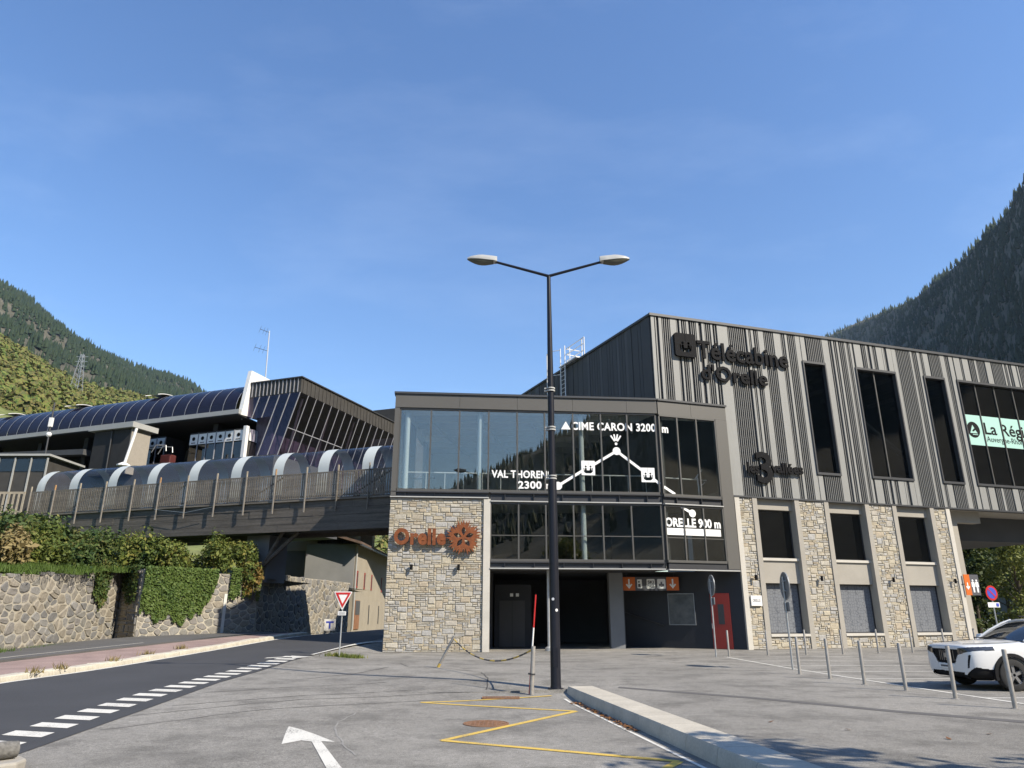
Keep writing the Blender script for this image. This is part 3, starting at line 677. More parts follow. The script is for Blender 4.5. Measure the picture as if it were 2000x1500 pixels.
# lettering on the facade (separate sign letters standing off the cladding)
sg = thing('facade_sign', 'black raised letters reading Télécabine d\'Orelle with square cabin emblem', 'sign', tuple(FM(4.5, .1, 14)))
CABIN = [(-.24, 0), (-.2, 0), (-.19, -.12), (-.17, -.12), (-.16, 0), (-.08, 0), (-.07, -.12), (.07, -.12), (.08, 0), (.16, 0), (.17, -.12), (.19, -.12), (.2, 0), (.24, 0), (.22, -.2), (.12, -.27), (-.12, -.27), (-.22, -.2)]
cab_holes = [[(x * 1.5, y * 1.5) for x, y in CABIN], circ(-.18, .10, .075, 10), circ(.18, .10, .075, 10), [(-.01, .2), (.01, .2), (.01, .6), (-.01, .6)]]
shape_obj('emblem_plate', [rrect(-.64, -.66, .64, .66, .14)] + cab_holes, .14, FM.mat(1.88, .16, 15.31), M['black'], sg)
text_obj('lettering', 'Télécabine', FM, 2.62, 14.72, 5.8, .98, .14, M['black'], sg, .10, .018, 1.0)
text_obj('lettering', "d'Orelle", FM, 2.75, 13.52, 4.15, .86, .14, M['black'], sg, .10, .018, 1.0)
sg2 = thing('ski_area_sign', 'small black raised lettering with a large numeral three, low on the ribbed cladding', 'sign', tuple(FM(6.5, .1, 8.9)))
text_obj('numeral', '3', FM, 5.55, 8.18, 1.0, 1.6, .14, M['black'], sg2, .12, .02)
text_obj('lettering', 'les', FM, 4.98, 8.62, .72, .55, .19, M['black'], sg2, .1, .03)
text_obj('lettering', 'vallées', FM, 6.45, 8.72, 2.0, .52, .19, M['black'], sg2, .1, .03)
# ------------------------------------------------------------------ glazed entrance volume with the stone tower
FA = Frame((-5.7, 33.82), (1, 0.09)); FB = Frame((7.39, 34.93), (1, 0.32))
ent = thing('entrance_building', 'glazed two-storey entrance volume with bronze fascia and a stone tower at its left end', 'building', (-5.7, 33.82, 0))
LA = 13.13
ZF0, ZF1 = 11.36, 12.05
# fascia panels
js = [-0.08, 3.1, 5.98, 8.79, 11.56, LA + .005]
for a, b in zip(js[:-1], js[1:]):
    mb = MB(); mb.box(a + .006, b - .006, -.3, .12, ZF0, ZF1, FA); mb.build('fascia_panel', M['bronze'], ent)
for a, b in ((0.03, 1.95), (1.95, 4.05)):
    mb = MB(); mb.box(a + .006, b - .006, -.25, .06, ZF0 - .04, ZF1 - .01, FB); mb.build('fascia_panel', M['bronze'], ent)
mb = MB(); mb.box(-.14, LA, -.4, .19, ZF1, ZF1 + .10, FA); mb.build('coping', M['coping'], ent)
mb = MB(); mb.box(0.02, 4.1, -.28, .13, ZF1 - .008, ZF1 + .09, FB); mb.build('coping', M['coping'], ent)
mb = MB(); mb.box(3.38, 4.05, -.25, .06, 3.72, ZF0 - .045, FB); mb.build('end_panel', M['bronze'], ent)
mb = MB(); mb.box(-.08, .16, -.3, .10, 7.0, ZF0, FA); mb.build('end_panel', M['bronze'], ent)
# corner post between the two faces
mb = MB(); mb.tube(FA(LA + .01, -.07, 3.7), FA(LA + .01, -.07, ZF0 - .05), .05, n=10); mb.build('corner_post', M['frame'], ent)
def curtain(F, ss, z0, z1, nm, transoms=(), dm=.05):
    fr = MB(); fr.box(ss[0], ss[-1], -.10, .06, z0, z0 + .12, F); fr.box(ss[0], ss[-1], -.10, .06, z1 - .09, z1, F)
    root = fr.build(nm, M['frame'], ent)
    for q in ss:
        mb = MB(); mb.box(q - .035, q + .035, -.09, dm, z0 + .121, z1 - .091, F); mb.build('mullion', M['frame'], root)
    for a, b in zip(ss[:-1], ss[1:]):
        zs = [z0 + .12] + list(transoms) + [z1 - .09]
        for c_, d_ in zip(zs[:-1], zs[1:]):
            mb = MB(); mb.box(a + .036, b - .036, -.02, .0, c_ + .021, d_ - .021, F); mb.build('pane', M['glass'], root)
        for t in transoms:
            mb = MB(); mb.box(a + .036, b - .036, -.05, .02, t - .02, t + .02, F); mb.build('transom', M['frame'], root)
    return root
cwA = curtain(FA, [.20, 1.71, 3.11, 4.56, 5.98, 7.36, 8.79, 10.21, 11.56, 13.04], 7.22, ZF0, 'upper_glazing')
cwB = curtain(FB, [.08, 1.10, 2.22, 3.34], 7.16, ZF0 - .04, 'upper_glazing')
cwA2 = curtain(FA, [4.70, 6.04, 7.36, 8.71, 10.14, 11.56, 13.04], 3.98, 6.76, 'lower_glazing', (5.19,))
cwB2 = curtain(FB, [.08, 1.10, 2.22, 3.34], 3.98, 6.74, 'lower_glazing', (5.16,))
# steel edge beams with flanges and bolted ends
def beam(F, s0, s1, zb, zt, d=.04):
    mb = MB(); mb.box(s0, s1, -.12, d - .06, zb + .05, zt - .05, F); b = mb.build('edge_beam', M['steel'], ent)
    mb = MB(); mb.box(s0, s1, -.22, d + .10, zb, zb + .049, F); mb.build('beam_flange', M['lightsteel'], b)
    mb = MB(); mb.box(s0, s1, -.22, d + .06, zt - .049, zt, F); mb.build('beam_flange', M['steel'], b)
    q = s0 + .7
    while q < s1:
        mb = MB(); mb.box(q - .012, q + .012, d - .06, d + .05, zb + .051, zt - .051, F); mb.build('stiffener', M['steel'], b); q += 1.4
    return b
beam(FA, 4.68, LA - .06, 6.765, 7.215); beam(FA, -.1, 4.6, 6.92, 7.215); beam(FB, .06, 3.37, 6.745, 7.155)
beam(FA, 4.68, LA - .06, 3.64, 3.975); beam(FB, .06, 4.0, 3.62, 3.715, .03)
mb = MB(); mb.box(.12, 3.37, -.12, .0, 3.72, 3.975, FB); mb.build('edge_beam', M['steel'], ent)
# floors, roof, interior
def plan(*pts): return [((FA if k == 'A' else FB)(s, d, 0).x, (FA if k == 'A' else FB)(s, d, 0).y) for k, s, d in pts]
pl = plan(('A', .05, -.13), ('A', LA - .1, -.16), ('B', 3.9, -.16)); back = [(8.0, 44.5), (-4.9, 44.5)]
poly = pl + [(11.0, 36.6), (7.9, 36.2), (4.0, 44.5), (-5.4, 44.5)]
for z0, z1, nm, mt in ((6.93, 7.2, 'floor_slab', 'concrete'), (3.7, 3.95, 'floor_slab', 'darkcon'), (11.45, 12.0, 'roof', 'greycon')):
    mb = MB(); mb.prism(poly, z0, z1); mb.build(nm, M[mt], ent)
mb = MB(); mb.prism(poly, 11.36, 11.44); mb.build('ceiling', M['intceil'], ent)
mb = MB(); mb.prism([(-5.4, 44.2), (4.0, 44.2), (4.0, 44.5), (-5.4, 44.5)], 7.2, 11.36); mb.build('inner_wall', M['intwall'], ent)
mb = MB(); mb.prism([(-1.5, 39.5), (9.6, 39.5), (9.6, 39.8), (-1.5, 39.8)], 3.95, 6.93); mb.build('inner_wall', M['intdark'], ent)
mb = MB(); mb.prism([(-5.72, 34.3), (-5.55, 34.3), (-5.25, 38.0), (-5.42, 38.0)], 7.0, 11.4); mb.prism([(-5.25, 41.2), (-5.08, 41.2), (-4.98, 44.4), (-5.15, 44.4)], 7.0, 11.4); mb.build('left_wall', M['bronze'], ent)
for i in range(6):
    y = 35.4 + i * 1.5; mb = MB(); mb.box(-5.0, 6.5 - i * .5, y - .09, y + .09, 11.05, 11.36); mb.build('ceiling_beam', M['lightsteel'], ent)
for i in range(5):
    x = -4.2 + i * 2.6; mb = MB(); mb.tube((x, 34.8 + .09 * (x + 5.7), 10.95), (x + 1.6, 43.5, 10.95), .09, n=6); mb.build('ceiling_brace', M['lightsteel'], ent)
for s_, z0, z1 in ((.55, 7.2, 11.36), (4.15, 7.2, 11.36), (9.25, 7.2, 11.36), (9.25, 3.95, 6.93)):
    p = FA(s_, -.32, 0); mb = MB(); mb.tube((p.x, p.y, z0), (p.x, p.y, z1), .13, n=16); mb.build('column', M['bluewhite'], ent, smooth=40)
mb = MB(); mb.path([FA(.3, -1.1, 8.35), FA(12.7, -1.1, 8.35)], .03); mb.path([FB(.2, -1.1, 8.3), FB(3.3, -1.1, 8.3)], .03)
for i in range(14): p = FA(.6 + i * .93, -1.1, 7.2); mb.tube(p, p + Vector((0, 0, 1.15)), .02, n=6)
mb.build('handrail', M['white_p'], ent)
mb = MB(); mb.path([FB(2.55, -1.0, 8.3), FB(3.2, -1.3, 8.9)], .04); mb.path([FB(2.75, -1.0, 7.2), FB(2.7, -1.0, 8.4)], .04); mb.path([FB(2.7, -1., 7.85), FB(3.25, -1.2, 8.2)], .03); mb.build('stair_rail', M['white_p'], ent)
p = FA(7.55, -.9, 0); mb = MB(); mb.tube((p.x, p.y, 0), (p.x, p.y, 3.64), .075, n=12); mb.lathe([(.2, 0), (.2, .12), (.08, .2)], 12, (p.x, p.y, 0)); mb.build('column', M['galv'], ent, smooth=40)
mb = MB(); mb.box(-1.6, 9.6, 37.4, 46.2, 3.66, 3.695); mb.build('passage_ceiling', M['intdark'], ent)
# stone tower
mb = MB(); mb.box(-.07, 4.36, -4.2, 0.0, -.1, 6.88, FA); tw = mb.build('stone_tower', M['mortar'], ent)
mb = MB(); mb.box(4.361, 4.68, -4.2, .10, -.1, 6.89, FA); mb.build('concrete_edge', M['palecon'], tw)
buck = MB()
stones_on(FA, [(-.09, 0.0, 4.45, 6.9, tw)], 0.0, ent, random.Random(4), M['stone'], 300, buck)
o = buck.build('small_stones', M['stone'], ent, fix=False); o['kind'] = 'stuff'
# passage under the glass volume
FW = Frame((6.0, 39.6), (5.32, -3.18))
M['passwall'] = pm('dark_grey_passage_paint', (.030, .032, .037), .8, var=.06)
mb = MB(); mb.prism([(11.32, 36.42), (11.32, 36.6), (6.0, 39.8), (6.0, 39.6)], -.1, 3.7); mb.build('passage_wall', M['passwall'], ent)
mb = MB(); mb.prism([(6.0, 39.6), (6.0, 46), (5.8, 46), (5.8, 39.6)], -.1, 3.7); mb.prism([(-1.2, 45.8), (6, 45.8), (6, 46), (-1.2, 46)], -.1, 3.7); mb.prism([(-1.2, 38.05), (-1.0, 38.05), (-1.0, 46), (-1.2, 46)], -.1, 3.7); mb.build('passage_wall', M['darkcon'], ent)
mb = MB(); mb.box(4.95, 5.65, 37.6, 38.3, 0.0, 3.65); mb.build('column', M['greycon'], ent)
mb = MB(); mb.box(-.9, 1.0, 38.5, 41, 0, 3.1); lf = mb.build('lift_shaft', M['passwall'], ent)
mb = MB(); mb.box(-.65, .0, 38.44, 38.495, .05, 2.3); mb.build('lift_door', M['darkcon'], lf)
mb = MB(); mb.box(.02, .67, 38.44, 38.495, .05, 2.3); mb.build('lift_door', M['darkcon'], lf)
mb = MB(); mb.box(-.1, .06, 38.46, 38.495, 2.5, 2.66); mb.build('lift_sign', M['decal'], lf)
mb = MB(); mb.box(.2, .36, 38.46, 38.495, 2.5, 2.66); mb.build('lift_sign', M['decal'], lf)
mb = MB(); mb.path([FW(.1, .25, 1.75), FW(2.2, .25, 1.1)], .03); mb.build('ramp_rail', M['steel'], ent)
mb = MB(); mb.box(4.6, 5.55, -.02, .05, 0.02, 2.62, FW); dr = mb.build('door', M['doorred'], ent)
mb = MB(); mb.box(4.95, 5.25, .051, .06, 1.15, 2.1, FW); mb.build('door_light', M['steel'], dr)
mb = MB(); mb.tube(FW(4.62, .1, .95), FW(4.62, .1, 1.2), .015, n=6); mb.build('handle', M['galv'], dr)
ps = thing('mountain_poster', 'framed dark landscape poster on the wall of the covered passage', 'poster', tuple(FW(2.95, .02, 2)))
mb = MB(); x0, x1, z0, z1 = 2.4, 3.8, 1.1, 2.65
mb.box(x0, x1, .0, .05, z0, z0 + .05, FW); mb.box(x0, x1, .0, .05, z1 - .05, z1, FW); mb.box(x0, x0 + .05, .0, .05, z0 + .05, z1 - .05, FW); mb.box(x1 - .05, x1, .0, .05, z0 + .05, z1 - .05, FW); mb.build('poster_frame', M['signback'], ps)
M['poster'] = pm('poster_print', (.015, .02, .03), .35, col2=(.10, .105, .11), scale=1.6)
mb = MB(); mb.box(x0 + .05, x1 - .05, .005, .02, z0 + .05, z1 - .05, FW); mb.build('print', M['poster'], ps)
# hanging direction sign
FS = Frame((5.5, 37.9), (1, -.05))
hs = thing('hanging_sign', 'dark hanging sign with orange arrow squares and white pictograms in the passage', 'sign', tuple(FS(1.5, 0, 3)))
mb = MB(); mb.box(.2, 3.05, -.06, 0, 2.78, 3.45, FS); mb.build('sign_board', M['signgrey'], hs)
arrow = [(0, -.24), (.17, -.04), (.11, .01), (.04, -.07), (.04, .24), (-.04, .24), (-.04, -.07), (-.11, .01), (-.17, -.04)]
for a in (.2, 2.42):
    mb = MB(); mb.box(a, a + .62, .001, .012, 2.785, 3.445, FS); mb.build('arrow_square', M['orange'], hs)
    shape_obj('arrow', [arrow], .006, FS.mat(a + .31, .018, 3.11), M['decal'], hs)
shape_obj('pictogram', [rrect(-.12, -.22, .12, .22, .03), circ(-.03, .1, .05, 8), [(-.08, 0), (.04, 0), (.05, -.16), (-.08, -.16)]], .006, FS.mat(1.05, .006, 3.11), M['decal'], hs)
shape_obj('pictogram', [rrect(-.21, -.24, .21, .24, .05)], .006, FS.mat(1.62, .006, 3.11), M['decal'], hs)
text_obj('pictogram_lettering', 'SKI', FS, 1.47, 3.12, .3, .15, .012, M['black'], hs, .004, .02)
text_obj('pictogram_lettering', 'PASS', FS, 1.45, 2.94, .34, .13, .012, M['black'], hs, .004, .02)
shape_obj('pictogram', [rrect(-.21, -.24, .21, .24, .05), [(-.13, -.12), (-.13, .0), (-.04, .0), (-.04, .1), (.04, .1), (.04, .0), (.13, .0), (.13, -.12), (0, -.16)]], .006, FS.mat(2.16, .006, 3.11), M['decal'], hs)
for a in (.4, 2.8):
    mb = MB(); mb.tube(FS(a, -.03, 3.45), FS(a, -.03, 3.7), .012, n=6); mb.build('hanger', M['steel'], hs)
# ---- printed film on the glass
dd = .012
text_obj('glass_lettering', 'CIME CARON 3200', FA, 8.72, 10.44, 4.32, .40, dd, M['decal'], cwA, .004, .03, 1.06)
shape_obj('glass_triangle', [[(8.20 - 8.45, 0), (8.68 - 8.45, 0), (0, .42)]], .004, FA.mat(8.44, dd, 10.44), M['decal'], cwA)
text_obj('glass_lettering', 'm', FB, .22, 10.40, .36, .28, dd, M['decal'], cwB, .004, .035)
text_obj('glass_lettering', 'VAL THORENS', FA, 4.72, 7.96, 2.95, .36, dd, M['decal'], cwA, .004, .03, 1.06)
text_obj('glass_lettering', '2300 m', FA, 6.02, 7.44, 1.75, .36, dd, M['decal'], cwA, .004, .03, 1.06)
def seg(name, F, p, q, w, par, d=dd):
    v = Vector((q[0] - p[0], q[1] - p[1])); v.normalize(); nn = Vector((-v.y, v.x)) * w / 2
    mb = MB(); P = [(p[0] + nn.x, p[1] + nn.y), (p[0] - nn.x, p[1] - nn.y), (q[0] - nn.x, q[1] - nn.y), (q[0] + nn.x, q[1] + nn.y)]
    mb.add([F(a, d, b) for a, b in P] + [F(a, d + .003, b) for a, b in P], [(0, 1, 2, 3), (4, 5, 6, 7), (0, 1, 5, 4), (1, 2, 6, 5), (2, 3, 7, 6), (3, 0, 4, 7)]); return mb.build(name, M['decal'], par)
seg('route_line', FA, (7.98, 7.59), (9.2, 8.35), .13, cwA); seg('route_line', FA, (9.8, 8.68), (10.97, 9.38), .13, cwA)
seg('route_line', FA, (10.97, 9.38), (12.25, 8.4), .13, cwA); seg('route_line', FA, (12.78, 7.99), (13.08, 7.76), .13, cwA)
seg('route_line', FB, (.12, 7.62), (.72, 7.28), .13, cwB); seg('route_line', FB, (1.0, 6.68), (1.61, 6.37), .13, cwB2)
for F, s_, z_, r, par in ((FA, 7.98, 7.59, .20, cwA), (FA, 10.97, 9.38, .20, cwA), (FB, 1.61, 6.37, .19, cwB2)):
    shape_obj('route_dot', [circ(0, 0, r)], .004, F.mat(s_, dd + .004, z_), M['decal'], par)
for s_, z_ in ((9.5, 8.5), (12.5, 8.2)):
    shape_obj('cabin_pictogram', [rrect(-.34, -.36, .34, .36, .02), circ(-.12, .07, .05, 10), circ(.12, .07, .05, 10), CABIN, [(-.008, .1), (.008, .1), (.008, .34), (-.008, .34)]], .004, FA.mat(s_, dd + .006, z_), M['decal'], cwA)
for i in range(4):
    a = R(90 + (i - 1.5) * 22); seg('fan_ray', FA, (10.96 + .12 * math.cos(a), 9.78 + .12 * math.sin(a)), (10.96 + .47 * math.cos(a), 9.78 + .47 * math.sin(a)), .075, cwA)
shape_obj('fan_dot', [circ(0, 0, .07, 12)], .004, FA.mat(10.96, dd + .002, 9.75), M['decal'], cwA)
text_obj('glass_lettering', 'ORELLE 900 m', FB, .06, 5.70, 3.1, .42, dd + .01, M['decal'], cwB2, .004, .035)
mb = MB(); mb.box(.06, 3.14, dd, dd + .004, 5.29, 5.62, FB); mb.build('glass_label', M['decal'], cwB2)
M['faint'] = pm('faint_grey_print', (.55, .55, .56), .6, var=.02)
text_obj('glass_lettering', 'VOUS ÊTES ICI', FB, .16, 5.37, 1.35, .15, dd + .008, M['faint'], cwB2, .003, .01)
# corten sign on the tower
os_ = thing('corten_sign', 'rusty steel letters reading Orelle on the stone tower', 'sign', tuple(FA(1.3, .1, 5)))
text_obj('lettering', 'Orelle', FA, .18, 4.74, 2.42, .72, .2, M['rust'], os_, .12, .045, 1.06)
fl = thing('corten_flower', 'rusty steel flower emblem with jagged petals beside the letters on the stone tower', 'sign', tuple(FA(3.42, .1, 5.06)))
out = []; r2 = random.Random(2)
for k in range(5):
    for j in range(7):
        a = R(90 + 72 * k + (j - 3) * 10.3); env = (.82, .78, .82, .70)[abs(j - 3)] + .03 * (j % 2)
        out.append((env * math.cos(a), env * math.sin(a))); a2 = a + R(5.1); out.append(((env - .2) * math.cos(a2), (env - .2) * math.sin(a2)))
hol = []
for k in range(5):
    a = R(90 + 72 * k); pts = []
    for rr, ww in ((.09, 0), (.20, .07), (.31, .105), (.41, .065), (.50, 0), (.41, -.065), (.31, -.105), (.20, -.07)):
        pts.append((rr * math.cos(a) - ww * math.sin(a), rr * math.sin(a) + ww * math.cos(a)))
    hol.append(pts)
shape_obj('flower_plate', [out] + hol, .08, FA.mat(3.42, .2, 5.06), M['rust'], fl)
# wall spot lamps
def wall_lamp(F, s_, z_, label):
    p = F(s_, .08, z_); t = thing('wall_lamp', label, 'lamp', tuple(p), group='spot lamps on the stone walls')
    mb = MB(); mb.tube(F(s_, .02, z_), F(s_, .16, z_), .025, n=8); mb.build('bracket', M['black'], t)
    mb = MB(); mb.tube(F(s_, .17, z_ - .11), F(s_, .17, z_ + .13), .065, n=12); mb.build('lamp_body', M['black'], t, smooth=40)
    return t
wall_lamp(FA, 1.05, 3.68, 'black spot lamp under the rusty letters on the stone tower'); wall_lamp(FA, 3.22, 3.68, 'black spot lamp under the rusty flower on the stone tower')
for s_, lb in ((4.85, 'black spot lamp above the plaque on the leftmost narrow stone pier'), (8.8, 'black spot lamp on the wide stone pier nearest the passage'), (13.4, 'black spot lamp on the wide stone pier in the middle of the row'), (17.65, 'black spot lamp beside the toilets sign on the last stone pier')):
    wall_lamp(FM, s_, 3.35, lb)
pq = thing('plaque', 'small white plaque on the leftmost stone pier', 'plaque', tuple(FM(4.8, .05, 2.3)))
mb = MB(); mb.box(4.5, 5.12, .04, .09, 2.02, 2.5, FM); mb.build('plate', M['white_p'], pq); text_obj('lettering', 'ORELLE', FM, 4.58, 2.2, .45, .14, .094, M['signgrey'], pq, .004, .0)
# toilets sign at the end pier
ts = thing('toilets_sign', 'orange and grey sign with two white figures beside the last stone pier', 'sign', tuple(FM(18.7, .3, 3.2)))
mb = MB(); mb.box(18.32, 18.72, .1, .14, 2.62, 3.72, FM); mb.build('arrow_panel', M['orange'], ts)
mb = MB(); mb.box(18.72, 19.35, .1, .14, 2.62, 3.72, FM); mb.build('figure_panel', M['signgrey'], ts)
shape_obj('arrow', [[(x * .8, y * .8) for x, y in arrow]], .006, FM.mat(18.5, .145, 3.1), M['decal'], ts)
for s_ in (18.9, 19.17):
    shape_obj('figure', [circ(0, .28, .06, 10)], .006, FM.mat(s_, .145, 3.12), M['decal'], ts)
    shape_obj('figure', [[(-.1, .2), (.1, .2), (.12, -.05), (.06, -.05), (.05, -.35), (-.05, -.35), (-.06, -.05), (-.12, -.05)]], .006, FM.mat(s_, .145, 3.12), M['decal'], ts)
mb = MB(); mb.tube(FM(18.2, .05, 3.2), FM(18.4, .1, 3.2), .02, n=6); mb.build('bracket', M['steel'], ts)
# ------------------------------------------------------------------ retaining walls of rubble stone
def clip_poly(P, nx, ny, c):
    out = []
    for i in range(len(P)):
        a, b = P[i], P[(i + 1) % len(P)]; da = a[0] * nx + a[1] * ny - c; db = b[0] * nx + b[1] * ny - c
        if da <= 0: out.append(a)
        if (da < 0 < db) or (db < 0 < da):
            t = da / (da - db); out.append((a[0] + (b[0] - a[0]) * t, a[1] + (b[1] - a[1]) * t))
    return out
def voronoi(W, H, n, rnd, sx=1.25):
    pts = []
    for _ in range(n):
        best = None
        for _ in range(7):
            p = (rnd.uniform(0, W), rnd.uniform(0, H)); d = min([((p[0] - q[0]) / sx) ** 2 + (p[1] - q[1]) ** 2 for q in pts] or [9])
            w = d * rnd.uniform(.4, 1)
            if best is None or w > best[0]: best = (w, p)
        pts.append(best[1])
    cells = []
    for i, p in enumerate(pts):
        P = [(0, 0), (W, 0), (W, H), (0, H)]
        for j, q in sorted(enumerate(pts), key=lambda e: (e[1][0] - p[0]) ** 2 + (e[1][1] - p[1]) ** 2)[1:22]:
            nx, ny = q[0] - p[0], q[1] - p[1]; c = (q[0] ** 2 + q[1] ** 2 - p[0] ** 2 - p[1] ** 2) / 2
            P = clip_poly(P, nx, ny, c)
            if len(P) < 3: break
        if len(P) >= 3: cells.append((p, P))
    return cells
def rubble_wall(label, a, b, zb, zt0, zt1, n, seed, thick=0.25, keep=300):
    F = Frame(a, (b[0] - a[0], b[1] - a[1]))
    if F.n.x < 0: F.n = -F.n          # these walls face the road (+X)
    W = math.hypot(b[0] - a[0], b[1] - a[1]); rnd = random.Random(seed)
    t = thing('retaining_wall', label, 'wall', (a[0], a[1], zb))
    mb = MB(); P = [F(0, -thick, zb - .3), F(W, -thick, zb - .3), F(0, .012, zb - .3), F(W, .012, zb - .3), F(0, -thick, zt0), F(W, -thick, zt1), F(0, .012, zt0), F(W, .012, zt1)]
    mb.hexa(P); mb.build('mortar_core', M['rubblemortar'], t)
    H = max(zt0, zt1) - zb; k = 0
    STR = 1.45
    for p, P in [(p, [(x * STR, y) for x, y in P]) for p, P in voronoi(W / STR, H, n, rnd)]:
        top = zb + H; cx = sum(q[0] for q in P) / len(P)
        g = rnd.uniform(.84, .93); pr = rnd.uniform(.02, .06); cy = sum(q[1] for q in P) / len(P)
        lim = (zt0 + (zt1 - zt0) * cx / W) - zb + rnd.uniform(-.05, .12)
        P = clip_poly(P, 0, 1, lim)
        if len(P) < 3: continue
        # round the corners a little
        Q = []
        for i in range(len(P)):
            p0, p1, p2 = P[i - 1], P[i], P[(i + 1) % len(P)]
            Q += [(p1[0] * .8 + p0[0] * .2, p1[1] * .8 + p0[1] * .2), (p1[0] * .8 + p2[0] * .2, p1[1] * .8 + p2[1] * .2)]
        nn = len(Q)
        r0 = [(cx + (x - cx) * g, cy + (y - cy) * g) for x, y in Q]; r1 = [(cx + (x - cx) * g * .82, cy + (y - cy) * g * .82) for x, y in Q]
        V = [F(x, -.06, zb + y) for x, y in r0] + [F(x, pr * .5, zb + y) for x, y in r0] + [F(x, pr + rnd.uniform(-.012, .012), zb + y) for x, y in r1]
        Fc = [tuple(range(2 * nn, 3 * nn))] + [(i + o, (i + 1) % nn + o, (i + 1) % nn + nn + o, i + nn + o) for o in (0, nn) for i in range(nn)]
        mb = MB(); mb.add(V, Fc); mb.build('stone', M['rubble'], t); k += 1
    return t, F, W
W1, F1, L1 = rubble_wall('grey rubble retaining wall at the left edge, grass along its top', (-19.2, 24.0), (-20.25, 38.3), 0.0, 2.7, 3.75, 290, 11)
W2, F2, L2 = rubble_wall('grey rubble retaining wall half covered by ivy under the footbridge', (-18.55, 37.0), (-14.6, 42.5), 0.05, 3.75, 3.75, 190, 12)
# dark return face of the second wall
F2r = Frame((-20.1, 38.15), (1.6, -1.22))
mb = MB(); mb.box(-.3, 1.91, -.12, -.02, -.2, 3.8, F2r); rt = mb.build('return_core', M['rubblemortar'], W2)
rr = random.Random(8)
for (x, z, w, h) in pack(1.9, 3.75, .21, .19, rr, .12, ((2, 2), (3, 2))):
    V, Fc = stone_pts(x, z, w, h, F2r, 0.0, rr, .02, .06); mb = MB(); mb.add(V, Fc); mb.build('stone', M['rubble'], W2)
W3, F3, L3 = rubble_wall('rubble retaining wall beyond the footbridge, in front of the old barn', (-14.6, 42.6), (-13.4, 61.0), 0.3, 3.9, 4.1, 230, 13)
# white lime streak on the second wall
M['lime'] = pm('lime_streak', (.62, .60, .54), .9, var=.1)
mb = MB(); mb.box(4.62, 4.8, .05, .07, .3, 2.7, F2); mb.build('lime_streak', M['lime'], W2)
# embankment behind the walls
def emb(x, y):
    t = max(0, min(1, (-19.4 - x) / 9.0))
    base = 3.2 + .5 * sm(28, 38, y)
    return base + (6.2 - base) * t ** 1.8 + .18 * noise.noise((x * .5, y * .5, 0))
mb = MB(); rows = []
for y in frange(20, 72, 40): rows.append([(x, y, emb(x, y)) for x in frange(-19.9 if y < 37.5 else max(-18.8, min(-14.5, -18.8 + .72 * (y - 37.3))), -36, 22)])
mb.loft(rows, closed=False, caps=False); struct(mb.build('embankment', M['grass'], fix=False, smooth=60))
mb = MB(); rows = []
for y in frange(43, 72, 16): rows.append([(x, y, 3.6 + .01 * (y - 45) + .25 * (-14 - x) * .2) for x in frange(-14.0, -30, 8)])
mb.loft(rows, closed=False, caps=False); struct(mb.build('hill_foot', M['grass'], fix=False, smooth=60))

# ------------------------------------------------------------------ timber footbridge
FR = Frame((-6.1, 38.9), (-0.95, 0.3135))
br = thing('footbridge', 'dark timber footbridge crossing the road to the entrance building', 'bridge', (-6, 38, 0))
S0, S1 = -0.45, 27.4
zb, zd, zr = 6.10, 7.88, 9.40
rb = random.Random(9)
M['postgrey'] = pm('weathered_post', (.22, .20, .175), .75, var=.2, scale=3)
z = zb
for r_ in range(4):
    h = .42; s_ = S0 - rb.uniform(0, 2)
    while s_ < S1:
        ln = rb.uniform(4, 7); a, b = max(S0, s_), min(S1, s_ + ln - .012)
        if b - a > .2:
            mb = MB(); mb.box(a, b, -.18 + rb.uniform(-.015, .0), .0 + rb.uniform(-.02, .012), z, z + h - .012, FR); mb.build('beam_plank', M['wooddark'], br)
        s_ += ln
    z += h
mb = MB(); mb.box(S0, S1, -3.4, -3.2, zb, zd, FR); mb.build('rear_beam', M['wooddark'], br)
mb = MB(); mb.box(S0, S1, -3.4, .12, zd - .10, zd, FR); mb.build('deck', M['wood'], br)
mb = MB(); mb.box(S0, S1, -3.19, -.19, zb + .25, zb + .32, FR); mb.build('underside', M['wooddark'], br)
mb = MB(); mb.box(S0, S1, .03, .13, zr - .07, zr, FR); mb.build('top_rail', M['wood'], br)
mb = MB(); mb.box(S0, S1, .04, .10, zd + .12, zd + .2, FR); mb.build('bottom_rail', M['wood'], br)
mb = MB(); mb.box(S0, S1, -3.5, -3.4, zr - .07, zr, FR); mb.build('rear_rail', M['wood'], br)
pk = None; s_ = S0 + .05
while s_ < S1:
    if pk is None:
        mb = MB(); mb.box(-.045, .045, -.014, .014, 0, zr - zd - .13); pk = mb.build('picket', M['wood'], br, world=False); o = pk
    else:
        o = link('picket', pk.data, br)
    place(o, Matrix.Translation(FR(s_, .118 + rb.uniform(-.004, .004), zd + .06)) @ Matrix.Rotation(math.atan2(FR.s.y, FR.s.x), 4, 'Z') @ Matrix.Rotation(rb.uniform(-.012, .012), 4, 'Y'), br)
    s_ += .148
for i, s_ in enumerate((27.3, 25.2, 23.04, 20.88, 18.62, 16.56, 14.43, 12.27, 10.13, 8.1, 5.99, 3.92, 1.92)):
    pale = M[('woodpale', 'woodorange', 'woodpale', 'woodpale')[i % 4]]
    mb = MB(); mb.box(s_ - .033, s_ + .033, .15, .22, zd - .75, zr, FR); mb.build('rail_post', M['postgrey'] if s_ > 5 else M['wood'], br)
    mb = MB(); mb.box(s_ - .035, s_ + .035, .14, .21, zr + .003, zr + .34, FR); mb.build('post_top', pale, br)
for s_ in (24.0, 17.0, 10.0, 3.0):   # diagonal brace
    mb = MB(); mb.tube(FR(s_, -.1, zd + .2), FR(s_ - 2.3, -.1, zr - .1), .05, n=6); mb.build('rail_brace', M['wooddark'], br)
